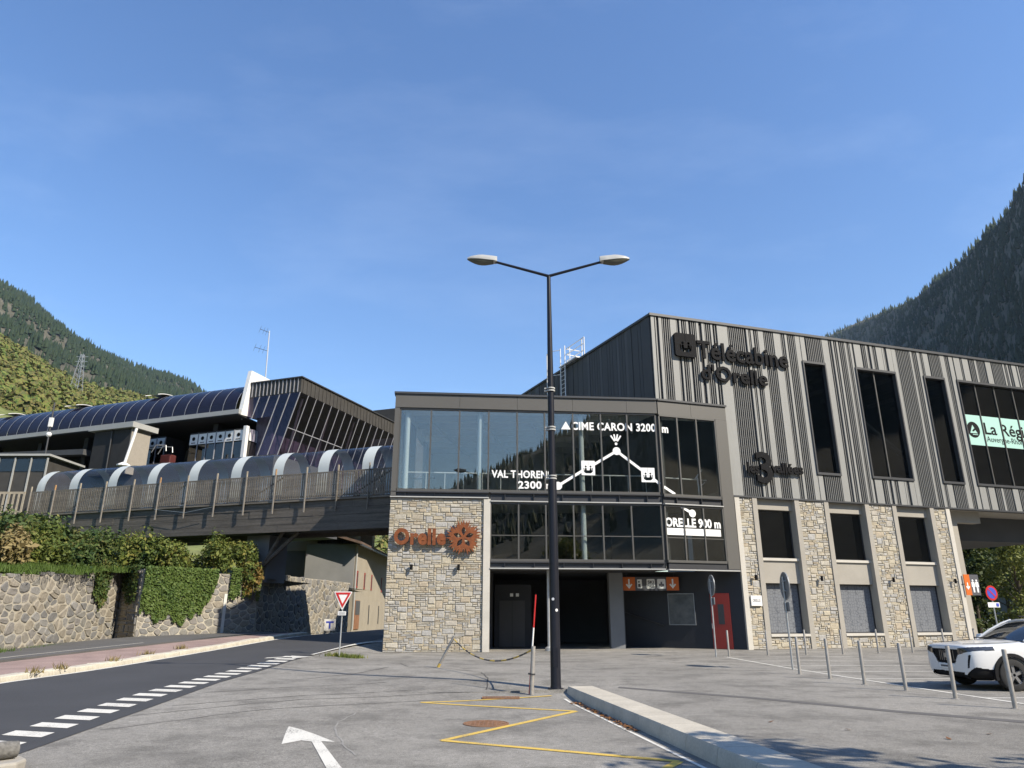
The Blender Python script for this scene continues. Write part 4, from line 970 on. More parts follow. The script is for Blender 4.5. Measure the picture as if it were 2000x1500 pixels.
# pier and struts
mb = MB(); mb.box(9.1, 10.7, -3.0, -1.2, 3.4, zb, FR); mb.build('bridge_pier', M['greycon'], br)
for a, b in ((9.2, 6.9), (9.2, 8.0)):
    mb = MB(); mb.tube(FR(a, -.9, 4.3), FR(b, -.9, zb + .1), .12, n=6); mb.build('strut', M['wooddark'], br)
# rope lights hanging wire
mb = MB(); mb.path([FR(16.6, .28, 7.75), FR(14.2, .3, 7.45), FR(12.3, .28, 7.7)], .012, 4); mb.build('loose_cable', M['galv'], br)

# ------------------------------------------------------------------ clear vaulted tunnel on the bridge
tn = thing('walkway_tunnel', 'clear vaulted plastic tunnel with pale bands standing on the footbridge', 'tunnel', tuple(FR(13, -1.8, zd)))
def vault(s_a, s_b, r, th=0.0, n=18, d0=-1.75, zc=9.68):
    mb = MB(); rows = []
    for s_ in (s_a, s_b):
        row = [FR(s_, d0 + r, zd)]
        for i in range(n + 1): t = math.pi * i / n; row.append(FR(s_, d0 + r * math.cos(t), zc + r * math.sin(t)))
        row.append(FR(s_, d0 - r, zd)); rows.append(row)
    mb.loft(rows, closed=False, caps=False); return mb
m_, n2, l2, b2 = nt('pale_band_plastic'); b2.inputs['Base Color'].default_value = (.62, .66, .64, 1); b2.inputs['Roughness'].default_value = .4
tt_ = n2.new('ShaderNodeBsdfTransparent'); tt_.inputs['Color'].default_value = (.85, .88, .9, 1); mm_ = n2.new('ShaderNodeMixShader'); mm_.inputs[0].default_value = .78
l2.new(tt_.outputs[0], mm_.inputs[1]); l2.new(b2.outputs[0], mm_.inputs[2]); l2.new(mm_.outputs[0], n2['Material Output'].inputs['Surface']); M['band'] = m_
rings = [-.2, 2.7, 5.6, 8.7, 11.7, 14.9, 18.1, 21.3, 24.6, 27.5]
for a, b in zip(rings[:-1], rings[1:]): vault(a + .02, b - .02, 1.40).build('clear_panel', M['tubeglass'], tn, fix=False, smooth=40)
for a in rings[1:]: vault(a - .72, a + .0, 1.425).build('pale_band', M['band'], tn, fix=False, smooth=40)
mb = MB(); mb.box(S0, S1, -2.4, -1.1, zd + .003, zd + .25, FR); mb.build('conveyor', M['steel'], tn)

# ------------------------------------------------------------------ gondola station on the slope
FS2 = Frame((-22.6, 58.0), (-0.939, 0.343))
st = thing('upper_station', 'low dark station with a curved violet glazed roof gallery and leaning glass end', 'building', (-22.6, 58, 7.7))
m_, n2, l2, b2 = nt('violet_polycarbonate'); b2.inputs['Base Color'].default_value = (.012, .011, .022, 1); b2.inputs['Roughness'].default_value = .25; b2.inputs['Specular IOR Level'].default_value = .3; M['violet'] = m_
M['violetglass'] = glass_mat('violet_glass', (.45, .40, .50), .03, .05, (.6, .55, .7))
M['ribpale'] = pm('pale_gallery_rib', (.30, .30, .32), .5, var=.1)
M['gutter'] = pm('gutter_grey', (.36, .36, .34), .5, var=.06)
M['stdark'] = pm('station_dark_timber', (.022, .021, .020), .8, var=.2, scale=2)
M['stband'] = pm('station_dark_board', (.050, .046, .040), .7, var=.2, scale=2)
LEN = 38.0
M['prowcore'] = pm('prow_interior', (.12, .105, .13), .8, var=.6, scale=.9)
def gprof(t): return (-2.6 + 3.4 * math.cos(t), 17.95 + 3.05 * math.sin(t))
ng = 9; s_ = 0.35; kk = 0
while s_ < LEN:
    mb = MB(); rows = []
    for q in (s_, s_ + 1.33): rows.append([FS2(q, *gprof(math.pi / 2 * i / ng)) for i in range(ng + 1)])
    mb.loft(rows, closed=False, caps=False); mb.build('gallery_panel', M['violet'], st, fix=False, smooth=40)
    mb = MB(); rows = []
    for q in (s_ - .03, s_ + .03): rows.append([FS2(q, gprof(math.pi / 2 * i / ng)[0] * 1 + .03, gprof(math.pi / 2 * i / ng)[1] + .03) for i in range(ng + 1)])
    mb.loft(rows, closed=False, caps=False); mb.build('gallery_rib', M['ribpale'], st, fix=False)
    s_ += 1.36
mb = MB(); mb.box(-.2, LEN, -9, -2.6, 20.85, 21.02, FS2); mb.build('station_roof', M['stdark'], st)
mb = MB(); mb.box(-.2, LEN, .75, 1.02, 17.55, 17.94, FS2); mb.build('gutter', M['gutter'], st)
for s_ in (10.5, 20.6, 29.8):      # opened roof hatches
    hb = MB(); rows = []
    for q in (s_, s_ + 1.5): rows.append([FS2(q, gprof(R(90 - i * 6))[0] + i * .035, gprof(R(90 - i * 6))[1] + i * .05) for i in range(7)])
    hb.loft(rows, closed=False, caps=False); h_ = hb.build('roof_hatch', M['violet'], st, fix=False)
    for q in (s_, s_ + 1.5):
        mb = MB(); mb.path([FS2(q, gprof(R(90 - i * 6))[0] + i * .035, gprof(R(90 - i * 6))[1] + i * .05 + .03) for i in range(7)], .035, 5); mb.build('hatch_arm', M['white_p'], h_)
mb = MB(); P = [FS2(-.2, -6, 16.9), FS2(LEN, -6, 16.9), FS2(-.2, .99, 17.45), FS2(LEN, .99, 17.45), FS2(-.2, -6, 17.1), FS2(LEN, -6, 17.1), FS2(-.2, .99, 17.54), FS2(LEN, .99, 17.54)]
mb.hexa(P); mb.build('soffit', M['stdark'], st)
mb = MB(); mb.box(-.2, LEN, -6.3, -6, 7.7, 17.2, FS2); mb.build('rear_wall', M['stdark'], st)
mb = MB(); mb.box(-6, LEN, -6, 3.2, 7.7, 13.2, FS2); mb.build('podium', M['darkcon'], st)
for s_ in (3, 13, 18, 24, 30, 36):
    mb = MB(); mb.box(s_, s_ + .5, -.8, -.3, 13.2, 17.3, FS2); mb.build('column', M['stdark'], st)
mb = MB(); P = [FS2(17, .0, 15.4), FS2(32, .0, 16.2), FS2(17, .8, 15.4), FS2(32, .8, 16.2), FS2(17, 0, 15.9), FS2(32, 0, 16.6), FS2(17, .8, 15.9), FS2(32, .8, 16.6)]
mb.hexa(P); mb.build('stair_flank', M['darkcon'], st)
# white fin wall
mb = MB(); P = [FS2(-.25, -6.0, 17.95), FS2(.12, -6.0, 17.95), FS2(-.25, .75, 17.5), FS2(.12, .75, 17.5), FS2(-.25, -6.0, 21.4), FS2(.12, -6.0, 21.4), FS2(-.25, .1, 21.6), FS2(.12, .1, 21.6)]
mb.hexa(P); mb.build('white_fin', M['white_p'], st)
# leaning glazed end
C = FS2(-5.4, 0, 0); e = -FS2.n; lean = FS2.s * 1.75
def PT(L, z, side=0.0):
    k = (19.16 - z) / 5.46; return C + e * L + lean * k * (1 if z < 19.16 else 0) + Vector((0, 0, z)) + FS2.s * side
LW = 17.0
mb = MB(); b0 = FS2(-.3, .0, 0); pts = [b0, C, C + e * LW, C + e * LW + FS2.s * .3, C + e * .3 + FS2.s * .3, b0 + e * .3]
mb.prism([(p.x, p.y) for p in pts], 19.16, 20.42); band = mb.build('parapet_band', M['stband'], st)
mb = MB(); mb.prism([((p + Vector((0, 0, 0))).x, p.y) for p in [b0 - FS2.n * -.1, C + (C - b0).normalized() * .12 - e * .1, C + e * LW + (C - b0).normalized() * .12, C + e * LW - (C - b0).normalized() * .35, C + e * .4 - (C - b0).normalized() * .35, b0 + e * .4]], 20.42, 20.52); mb.build('coping', M['coping'], band)
for i in range(13):
    q = -.5 - i * .385; mb = MB(); mb.box(q - .03, q + .03, .001, .06, 19.2, 20.4, FS2); mb.build('band_batten', M['ribpale'], band)
FE = Frame((C.x, C.y), (e.x, e.y)); 
if FE.n.x < 0: FE.n = -FE.n
for i in range(30):
    q = .3 + i * .56; mb = MB(); mb.box(q - .03, q + .03, .001, .05, 19.2, 20.4, FE); mb.build('band_batten', M['stband'], band)
n_ = 15
for i in range(n_):
    a, b = LW * i / n_, LW * (i + 1) / n_
    mb = MB(); mb.quad(PT(a, 13.7), PT(b, 13.7), PT(b, 19.15), PT(a, 19.15)); mb.build('leaning_pane', M['violetglass'], st, fix=False)
    mb = MB(); mb.tube(PT(a, 13.6), PT(a, 19.15), .045, n=6); mb.build('leaning_mullion', M['ribpale'], st)
fr_n = 5
for i in range(fr_n):
    a, b = 5.1 * i / fr_n, 5.1 * (i + 1) / fr_n; zbm = 13.7 if i < 2 else 17.3
    mb = MB(); mb.quad(PT(0, zbm, a), PT(0, zbm, b), PT(0, 19.15, b), PT(0, 19.15, a)); mb.build('leaning_pane', M['violetglass'], st, fix=False)
    mb = MB(); mb.tube(PT(0, zbm, b), PT(0, 19.15, b), .05, n=6); mb.build('leaning_mullion', M['ribpale'], st)
mb = MB(); pq_ = [b0 + e * .4, C + e * .4 + FS2.s * .35, C + e * LW + FS2.s * .35, b0 + e * LW]; mb.prism([(p.x, p.y) for p in pq_], 19.2, 19.5); mb.build('prow_roof', M['stdark'], st)
mb = MB(); mb.tube(PT(0, 16.2), PT(8, 16.2), .05, n=6); mb.build('transom', M['ribpale'], st)
mb = MB(); mb.box(-2.0, -.3, -17, -1.2, 13.2, 19.1, FS2); mb.build('end_core', M['prowcore'], st)
for i in range(4):
    mb = MB(); mb.tube(PT(1 + i * 4, 18.9, .4), PT(3 + i * 4, 14.2, 1.6), .10, n=6); mb.build('inner_truss', M['lightsteel'], st)
mb = MB(); P0 = C + e * 20 + Vector((0, 0, 0)); mb.prism([(P0.x, P0.y), ((P0 + e * 14).x, (P0 + e * 14).y), ((P0 + e * 14 + FS2.s * 6).x, (P0 + e * 14 + FS2.s * 6).y), ((P0 + FS2.s * 6).x, (P0 + FS2.s * 6).y)], 13, 23.4); mb.build('rear_block', M['stband'], st)
# ticket windows under the gallery
def tickets(label, s0, n, ret):
    t = thing('ticket_office', label, 'ticket office', tuple(FS2(s0, .2, 13.2)))
    mb = MB(); mb.box(s0, s0 + .95 * n, -2.4, .0, 13.2, 16.55, FS2); mb.build('booth_body', M['stdark'], t)
    for i in range(n):
        a = s0 + .95 * i
        mb = MB(); mb.box(a + .06, a + .89, .005, .06, 15.5, 16.4, FS2); p = mb.build('notice_panel', M['white_p'], t)
        shape_obj('notice_dot', [circ(0, 0, .17, 14)], .01, FS2.mat(a + .47, .07, 16.0), M['black'], p)
        mb = MB(); mb.box(a + .25, a + .7, .065, .075, 15.6, 15.68, FS2); mb.build('notice_print', M['signgrey'], p)
        mb = MB(); mb.box(a + .06, a + .89, .005, .03, 13.4, 15.4, FS2); mb.build('booth_pane', M['darkglass'], t)
        mb = MB(); mb.box(a - .03, a + .03, .0, .09, 13.3, 16.45, FS2); mb.build('booth_post', M['ribpale'], t)
    if ret:
        mb = MB(); mb.box(s0 - .35, s0 - .04, -.2, .15, 13.2, 16.7, FS2); mb.build('white_post', M['white_p'], t)
        E2 = Frame((FS2(s0, 0, 0).x, FS2(s0, 0, 0).y), (e.x, e.y))
        if E2.n.x < 0: E2.n = -E2.n
        for i in range(3):
            mb = MB(); mb.box(.25 + i * .85, .98 + i * .85, .37, .42, 15.5, 16.5, E2); mb.build('notice_panel', M['white_p'], t)
            mb = MB(); mb.box(.25 + i * .85, .98 + i * .85, .37, .40, 13.3, 15.4, E2); mb.build('booth_pane', M['stband'], t)
tickets('row of six ticket windows with white notices below the curved gallery', -.1, 6, True)
tickets('row of three ticket windows with white notices beside the dark kiosk', 8.3, 3, False)
# kiosk with flat pale roof
FK = Frame((-31.4, 57.0), (-.939, .343))
kz = thing('kiosk', 'dark boxy kiosk with a flat pale roof slab and taupe side', 'kiosk', (-31.4, 57, 12.5))
M['taupe'] = pm('taupe_render', (.30, .27, .225), .8, var=.06)
mb = MB(); mb.box(.03, 4.1, -1.9, 0, 12.5, 16.3, FK); mb.build('kiosk_front', M['stdark'], kz)
mb = MB(); mb.box(-.06, .029, -1.9, 0.02, 12.5, 16.3, FK); mb.build('kiosk_side', M['taupe'], kz)
mb = MB(); mb.box(-.4, 4.5, -2.3, .35, 16.3, 16.75, FK); mb.build('kiosk_roof', M['gutter'], kz)
mb = MB(); mb.tube(FK(2.0, .1, 12.5), FK(2.05, .1, 16.3), .05, n=6); mb.build('downpipe', M['steel'], kz)
mp = thing('leaning_mast', 'white leaning pipe mast beside the kiosk', 'mast', (-30.2, 55, 10)); mb = MB(); mb.tube((-30.5, 55, 12.6), (-30.05, 55.2, 15.8), .11, n=8); mb.lathe([(.5, 0), (.5, .1), (.12, .3)], 10, (-30.5, 55, 12.7)); mb.build('pipe', M['white_p'], mp)
lp = thing('globe_lamp_mast', 'slim dark mast with white globe lamps left of the kiosk', 'lamp', (-34.7, 52, 8))
mb = MB(); mb.tube((-34.7, 52, 8), (-34.9, 52, 17.0), .06, n=6); mb.build('pole', M['steel'], lp)
for z_, r_ in ((14.5, .2), (12.4, .15)): mb = MB(); mb.lathe([(.02, -r_), (r_ * .8, -r_ * .6), (r_, 0), (r_ * .8, r_ * .6), (.02, r_)], 10, (-34.85, 52, z_)); mb.build('globe', M['white_p'], lp, smooth=60)
mb = MB(); mb.box(-35.0, -34.75, 51.9, 52.1, 15.1, 15.8); mb.build('lamp_box', M['white_p'], lp)
M['dullred'] = pm('dull_red_paint', (.075, .010, .009), .7, var=.15)
rm = thing('snow_machine', 'small red machine with roll cage parked between the ticket windows', 'machine', tuple(FS2(7, 1.2, 13.2)))
mb = MB(); mb.box(6.5, 7.6, .3, 1.0, 13.7, 14.6, FS2); mb.build('body', M['dullred'], rm, bevel=.08); mb = MB(); mb.box(6.2, 8.0, .75, 1.85, 13.2, 13.7, FS2); mb.build('track', M['steel'], rm, bevel=.1)
mb = MB(); mb.path([FS2(6.3, 1, 14.7), FS2(6.4, 1, 15.2), FS2(7.5, 1, 15.3), FS2(7.9, 1, 14.7)], .04); mb.path([FS2(6.3, 1.7, 14.7), FS2(6.4, 1.7, 15.2), FS2(7.5, 1.7, 15.3), FS2(7.9, 1.7, 14.7)], .04); mb.build('roll_cage', M['galv'], rm)
# antenna on the fin
an = thing('roof_antenna', 'thin television antenna mast on the station roof', 'antenna', (-22.4, 61, 21))
mb = MB(); mb.tube((-22.3, 61, 20.9), (-22.45, 61, 26.6), .06, .045, 6); mb.build('mast', M['galv'], an)
for z_, l_ in ((26.4, .9), (24.6, 1.2)):
    mb = MB(); mb.tube((-22.4, 61, z_), (-22.4 - l_, 60.9, z_ + .35), .025, n=4); b_ = mb.build('boom', M['steel'], an)
    for q in (.3, .6, 1.0): mb = MB(); x = -22.4 - l_ * q; mb.tube((x, 60.7, z_ + .35 * q - .45), (x, 61.2, z_ + .35 * q + .45), .012, n=4); mb.build('element', M['steel'], b_)
# dark shed and pale railing at the left edge
sh = thing('timber_shed', 'dark timber shed with small upper panes at the left end of the tunnel', 'shed', (-37, 50, 8))
mb = MB(); mb.box(-46, -33.3, 50, 54, 7.5, 12.4); mb.build('shed_wall', M['stband'], sh)
mb = MB(); mb.box(-46.3, -33.0, 49.8, 54.2, 12.4, 12.55); mb.build('shed_roof', M['gutter'], sh)
for i in range(6):
    mb = MB(); mb.box(-40 + i * 1.15, -39.05 + i * 1.15, 49.96, 49.995, 11.3, 12.2); mb.build('shed_pane', M['darkglass'], sh)
for i in range(7):
    mb = MB(); mb.box(-40.12 + i * 1.15, -40.03 + i * 1.15, 49.9, 49.999, 8.0, 12.3); mb.build('shed_post', M['gutter'], sh)
pf = thing('pale_fence', 'short pale timber railing at the left edge beside the bridge end', 'fence', (-33, 46, 7.7))
mb = MB(); mb.box(-38, -31.8, 46.3, 46.4, 9.1, 9.25); mb.build('rail', M['woodpale'], pf)
mb = MB(); mb.box(-38, -31.8, 46.3, 46.4, 7.9, 8.0); mb.build('rail', M['woodpale'], pf)
for i in range(20): mb = MB(); x = -37.9 + i * .32; mb.box(x - .06, x + .06, 46.26, 46.299, 7.7, 9.1); mb.build('baluster', M['woodpale'], pf)

# ------------------------------------------------------------------ village behind the bridge
M['tan'] = pm('tan_render', (.33, .29, .225), .9, var=.1, scale=.6, fine=.08, fscale=12)
M['beige'] = pm('beige_render', (.48, .41, .30), .9, var=.07, scale=.6)
M['greyrender'] = pm('grey_render', (.24, .24, .235), .9, var=.1, scale=.6)
M['roof'] = pm('brown_roof_tiles', (.13, .085, .06), .85, var=.25, scale=3)
M['shutter'] = pm('dull_red_frame', (.26, .05, .04), .7, var=.1)
M['brownwood'] = pm('brown_door_wood', (.25, .12, .06), .7, var=.15, scale=3)
ba = thing('old_barn', 'tan rendered barn with brown roof and a row of tiny red windows', 'house', (-15.9, 74, 0))
mb = MB(); mb.box(-21.0, -15.9, 74, 96, -.1, 8.5); mb.build('wall', M['tan'], ba)
mb = MB(); mb.box(-20.9, -15.95, 73.9, 73.999, 4.0, 8.4); mb.build('end_wall', M['greyrender'], ba)
mb = MB(); mb.hexa([(-23, 72.6, 10.6), (-15.1, 72.6, 8.35), (-23, 97, 10.6), (-15.1, 97, 8.35), (-23, 72.6, 10.85), (-15.1, 72.6, 8.6), (-23, 97, 10.85), (-15.1, 97, 8.6)]); rf = mb.build('roof', M['roof'], ba)
mb = MB(); mb.box(-15.2, -15.0, 72.6, 97, 8.2, 8.36); mb.build('gutter', M['steel'], rf)
mb = MB(); mb.box(-17.6, -16.2, 84, 85.4, 8.6, 12.0); mb.build('chimney', M['mortar'], rf)
for y in (75.2, 79.0, 83.0, 89.5):
    mb = MB(); mb.box(-15.9, -15.84, y, y + .55, 4.2, 5.9); w_ = mb.build('window', M['shutter'], ba); mb = MB(); mb.box(-15.839, -15.83, y + .1, y + .45, 4.4, 5.7); mb.build('pane', M['steel'], w_)
mb = MB(); mb.box(-15.9, -15.82, 75.2, 77.4, .2, 3.0); dd_ = mb.build('door', M['brownwood'], ba)
mb = MB(); mb.box(-15.819, -15.80, 75.25, 77.35, 1.6, 2.95); mb.build('door_light', M['darkcon'], dd_)
for y in (82.5, 88.5): mb = MB(); mb.box(-15.9, -15.85, y, y + .3, .6, 2.6); mb.build('slit', M['steel'], ba)
mb = MB(); mb.tube((-15.75, 74.0, .2), (-15.75, 74.0, 8.3), .09, n=6); mb.build('downpipe', M['gutter'], ba)
ho = thing('beige_house', 'beige house with grey lower storey and balcony behind the barn', 'house', (-22, 80, 4))
mb = MB(); mb.box(-27, -21.2, 79, 90, 8.2, 12.5); mb.build('upper_wall', M['beige'], ho)
mb = MB(); mb.box(-26.8, -21.3, 79.1, 90, 3.0, 8.2); mb.build('lower_wall', M['greyrender'], ho)
mb = MB(); mb.box(-21.25, -19.9, 79.6, 80.2, 3.0, 8.1); mb.build('stone_pillar', M['rubblemortar'], ho)
mb = MB(); mb.box(-21.2, -18.4, 78.6, 84, 8.0, 8.3); mb.build('balcony', M['concrete'], ho)
mb = MB(); mb.box(-21.2, -18.6, 81, 90, 3.0, 12.5); mb.build('upper_wall', M['tan'], ho)
mb = MB(); mb.box(-19.8, -19.0, 80.9, 80.99, 3.9, 6.4); mb.build('door', M['white_p'], ho)
mb = MB(); mb.hexa([(-28, 77.8, 12.5), (-16.4, 77.8, 12.5), (-28, 91, 12.5), (-16.4, 91, 12.5), (-27, 82, 15.2), (-18, 82, 15.2), (-27, 87, 15.2), (-18, 87, 15.2)]); mb.build('roof', M['roof'], ho)
mb = MB(); mb.tube((-20.0, 78.7, 8.4), (-20.0, 78.7, 9.4), .05, n=5); mb.tube((-18.4, 78.7, 8.4), (-18.4, 78.7, 9.4), .05, n=5); mb.path([(-21, 78.7, 9.4), (-18.4, 78.7, 9.4)], .04); mb.build('balcony_rail', M['steel'], ho)
# ------------------------------------------------------------------ mountains
def np_mesh(name, V, Fq, m, smooth=False):
    """V (n,3) float array, Fq (m,k) int array with k = 3 or 4"""
    me = bpy.data.meshes.new(name); V = np.asarray(V, dtype=np.float32); Fq = np.asarray(Fq, dtype=np.int32); k = Fq.shape[1]
    me.vertices.add(len(V)); me.vertices.foreach_set('co', V.ravel()); me.loops.add(Fq.size); me.loops.foreach_set('vertex_index', Fq.ravel())
    me.polygons.add(len(Fq)); me.polygons.foreach_set('loop_start', np.arange(0, Fq.size, k, dtype=np.int32)); me.polygons.foreach_set('loop_total', np.full(len(Fq), k, dtype=np.int32))
    me.materials.append(m); me.update(calc_edges=True)
    if smooth: me.shade_smooth()
    return me
def interp(tab, x):
    for (a, va), (b, vb) in zip(tab[:-1], tab[1:]):
        if x <= b: return va + (vb - va) * max(0.0, (x - a)) / (b - a)
    return tab[-1][1]
class Terrain:
    """a mountain flank: ridge distance and elevation over azimuth, foot distance r0"""
    def __init__(s, az0, az1, el, rd, r0, amp, seed, pw=1.15): s.az0, s.az1, s.el, s.rd, s.r0, s.amp, s.seed, s.pw = az0, az1, el, rd, r0, amp, seed, pw
    def z(s, az, r):
        rd = interp(s.rd, az); h = rd * math.tan(R(interp(s.el, az))); r0 = interp(s.r0, az); t = (r - r0) / (rd - r0)
        x, y = r * math.sin(R(az)), r * math.cos(R(az))
        nz = noise.fractal((x / 240 + s.seed, y / 240, 0), 0.9, 2.1, 6) * s.amp
        if t <= 1: zz = h * max(0, t) ** s.pw
        else: zz = h * (1 - .5 * (t - 1) / .4)
        env = max(0, min(1, t * 2)) * (1 - .75 * math.exp(-((t - 1) / .12) ** 2))
        return zz + nz * env - 2
    def mesh(s, name, m, na, nr):
        V = []; F = []
        for j in range(nr + 1):
            for i in range(na + 1):
                az = s.az0 + (s.az1 - s.az0) * i / na; rd = interp(s.rd, az); r0 = interp(s.r0, az); r = r0 + (rd * 1.35 - r0) * j / nr
                V.append((r * math.sin(R(az)), r * math.cos(R(az)), s.z(az, r)))
        for j in range(nr):
            for i in range(na): a = j * (na + 1) + i; F.append((a, a + 1, a + na + 2, a + na + 1))
        o = link(name, np_mesh(name, V, F, m, True)); return struct(o)
    def pts(s, n, rnd, az0, az1, t0, t1, bias=1.0):
        out = []
        for _ in range(n):
            az = rnd.uniform(az0, az1); rd = interp(s.rd, az); r0 = interp(s.r0, az); t = t0 + (t1 - t0) * rnd.random() ** bias; r = r0 + (rd - r0) * t
            out.append((r * math.sin(R(az)), r * math.cos(R(az)), s.z(az, r), r, t))
        return out
def conifers(name, P, h0, h1, m, rnd, label):
    n = 6; V = []; F = []
    for (x, y, z, r, t) in P:
        h = rnd.uniform(h0, h1) * rnd.choice([1, 1, .8, .65]); w = h * rnd.uniform(.15, .24); a0 = rnd.uniform(0, 6.3); lx, ly = rnd.uniform(-.02, .02) * h, rnd.uniform(-.02, .02) * h
        for (zb_, zt_, wr) in ((0.0, .58, 1.0), (.30, 1.0, .72)):
            o = len(V)
            for i in range(n):
                a = a0 + 2 * math.pi * i / n; rr = w * wr * rnd.uniform(.65, 1.25); V.append((x + rr * math.cos(a), y + rr * math.sin(a), z - 1 + h * (zb_ + rnd.uniform(-.05, .05))))
            V.append((x + lx, y + ly, z - 1 + h * zt_))
            F += [(o + i, o + (i + 1) % n, o + n) for i in range(n)]
    o = link(name, np_mesh(name, V, F, m)); return tag(o, label, 'forest', kind='stuff')
M['conifer'] = leaf_mat('conifer_needles', [(.010, .022, .012), (.020, .036, .016), (.030, .044, .018), (.016, .028, .018)], .8, 0)
M['rockslope'] = pm('forest_floor_rock', (.030, .034, .018), .95, col2=(.12, .105, .075), scale=.012, fine=.3, fscale=.15)
M['hillgrass'] = pm('hill_scrub', (.085, .125, .030), .95, col2=(.18, .18, .06), scale=.02, fine=.35, fscale=.3)
rm_ = random.Random(31)
TR = Terrain(12, 200, [(12, 11), (20, 17), (25.5, 20.0), (28.8, 21.0), (31.7, 21.6), (34.3, 23.0), (36.1, 24.3), (38, 25.6), (39.1, 26.6), (40, 27.6), (46, 30), (60, 31), (100, 31), (125, 30), (140, 28), (152, 23), (160, 17.5), (166, 14), (176, 9.8), (182, 8.3), (190, 6), (200, 3)],
             [(12, 3200), (20, 2900), (25, 2500), (32, 1750), (40, 1150), (60, 800), (140, 900), (165, 1300), (200, 1800)], [(12, 1500), (25, 1000), (40, 330), (60, 160), (140, 200), (165, 260), (200, 400)], 42, 3.3)
TR.mesh('mountain', M['rockslope'], 190, 60)
conifers('conifer_forest', TR.pts(8500, rm_, 22, 43, .28, 1.004, .85), 9, 19, M['conifer'], rm_, 'dark conifer forest covering the steep mountain on the right')
conifers('conifer_forest', TR.pts(2600, rm_, 128, 186, .2, 1.0, .8), 14, 22, M['conifer'], rm_, 'dark conifer forest on the mountain behind the viewer, mirrored in the glass')
TL = Terrain(-100, -8, [(-100, 20), (-60, 24), (-45, 22.5), (-38.5, 21.0), (-36.6, 20.5), (-34.8, 19.3), (-33.4, 18.5), (-31.7, 17.8), (-29.6, 17.2), (-27, 16.7), (-25.5, 16.3), (-22, 14), (-8, 9)], [(-100, 2000), (-45, 1900), (-25, 2100), (-8, 2600)], [(-100, 250), (-45, 260), (-8, 300)], 30, 7.7, 1.0)
TL.mesh('mountain', M['rockslope'], 120, 60)
conifers('conifer_forest', TL.pts(7500, rm_, -42, -22, .25, 1.004, .75), 13, 22, M['conifer'], rm_, 'dark conifer forest on the distant mountain ridge at the left')
TH = Terrain(-80, -10, [(-80, 20), (-45, 19.0), (-38, 17.8), (-36, 17.0), (-33.6, 15.9), (-31.2, 15.4), (-26.8, 15.0), (-22, 13), (-10, 9)], [(-80, 500), (-45, 620), (-33, 720), (-10, 900)], [(-80, 90), (-45, 100), (-10, 115)], 10, 1.2, 1.05)
TH.mesh('hillside', M['hillgrass'], 110, 50)
# broadleaf scrub on the sunny hillside, as leafy clumps
M['scrub'] = leaf_mat('autumn_scrub', [(.038, .066, .018), (.10, .145, .032), (.18, .20, .05), (.18, .135, .05), (.068, .10, .028), (.14, .12, .05)], .8, .15)
def clumps(P, r0, r1, nq, rnd_np):
    V = []; n = len(P)
    P = np.array([(p[0], p[1], p[2]) for p in P]); rad = r0 + (r1 - r0) * rnd_np.uniform(0, 1, n) ** 2.2
    C_ = np.repeat(P, nq, 0); rr = np.repeat(rad, nq)
    d = rnd_np.normal(size=(n * nq, 3)); d /= np.linalg.norm(d, axis=1)[:, None]; d[:, 2] = np.abs(d[:, 2]) * .9
    c = C_ + d * (rr * rnd_np.uniform(.55, 1.0, n * nq))[:, None]
    a = rnd_np.normal(size=(n * nq, 3)); a -= (a * d).sum(1)[:, None] * d * .7; a /= np.linalg.norm(a, axis=1)[:, None]
    b = np.cross(d, a); s = (rr * rnd_np.uniform(.13, .28, n * nq))[:, None]
    V = np.stack([c - a * s - b * s * .7, c + a * s * .8 - b * s, c + a * s + b * s * .8, c - a * s * .7 + b * s], 1).reshape(-1, 3)
    F = np.arange(n * nq * 4).reshape(-1, 4); return V, F
rn = np.random.RandomState(3)
V, F = clumps(TH.pts(5200, rm_, -42, -21, .35, 1.03, .85), 1.7, 6.4, 36, rn)
tag(link('scrub_woodland', np_mesh('scrub_woodland', V, F, M['scrub'])), 'yellow-green autumn scrub on the sunlit hillside at the left', 'woodland', kind='stuff')
V, F = clumps([p for p in TH.pts(700, rm_, -21, -8, .02, .9, .8)], 3, 6, 26, rn)
tag(link('scrub_woodland', np_mesh('scrub_woodland', V, F, M['scrub'])), 'green scrub on the slope behind the old barn', 'woodland', kind='stuff')
# lattice pylon
def pylon(x, y, h):
    z = TH.z(math.degrees(math.atan2(x, y)), math.hypot(x, y)) - 1
    t = thing('power_pylon', 'grey lattice power pylon on the sunlit hillside', 'pylon', (x, y, z))
    mb = MB(); w0, w1 = h * .10, h * .025
    for sx in (-1, 1):
        for sy in (-1, 1): mb.tube((sx * w0, sy * w0, 0), (sx * w1, sy * w1, h), h * .006, n=4)
    mb.build('corner_leg', M['galv'], t, world=False); mb = MB()
    for i in range(9):
        za, zb_ = h * i / 9, h * (i + 1) / 9; wa, wb = w0 + (w1 - w0) * i / 9, w0 + (w1 - w0) * (i + 1) / 9
        for s_ in (-1, 1):
            mb.tube((-s_ * wa, -wa, za), (s_ * wb, -wb, zb_), h * .004, n=3); mb.tube((wa, -s_ * wa, za), (wb, s_ * wb, zb_), h * .004, n=3)
    mb.build('lattice', M['galv'], t, world=False); mb = MB()
    for q in (.72, .83, .94): mb.tube((-h * .13, 0, h * q), (h * .13, 0, h * q), h * .006, n=4)
    mb.build('cross_arm', M['galv'], t, world=False)
pylon(-322, 500, 34)
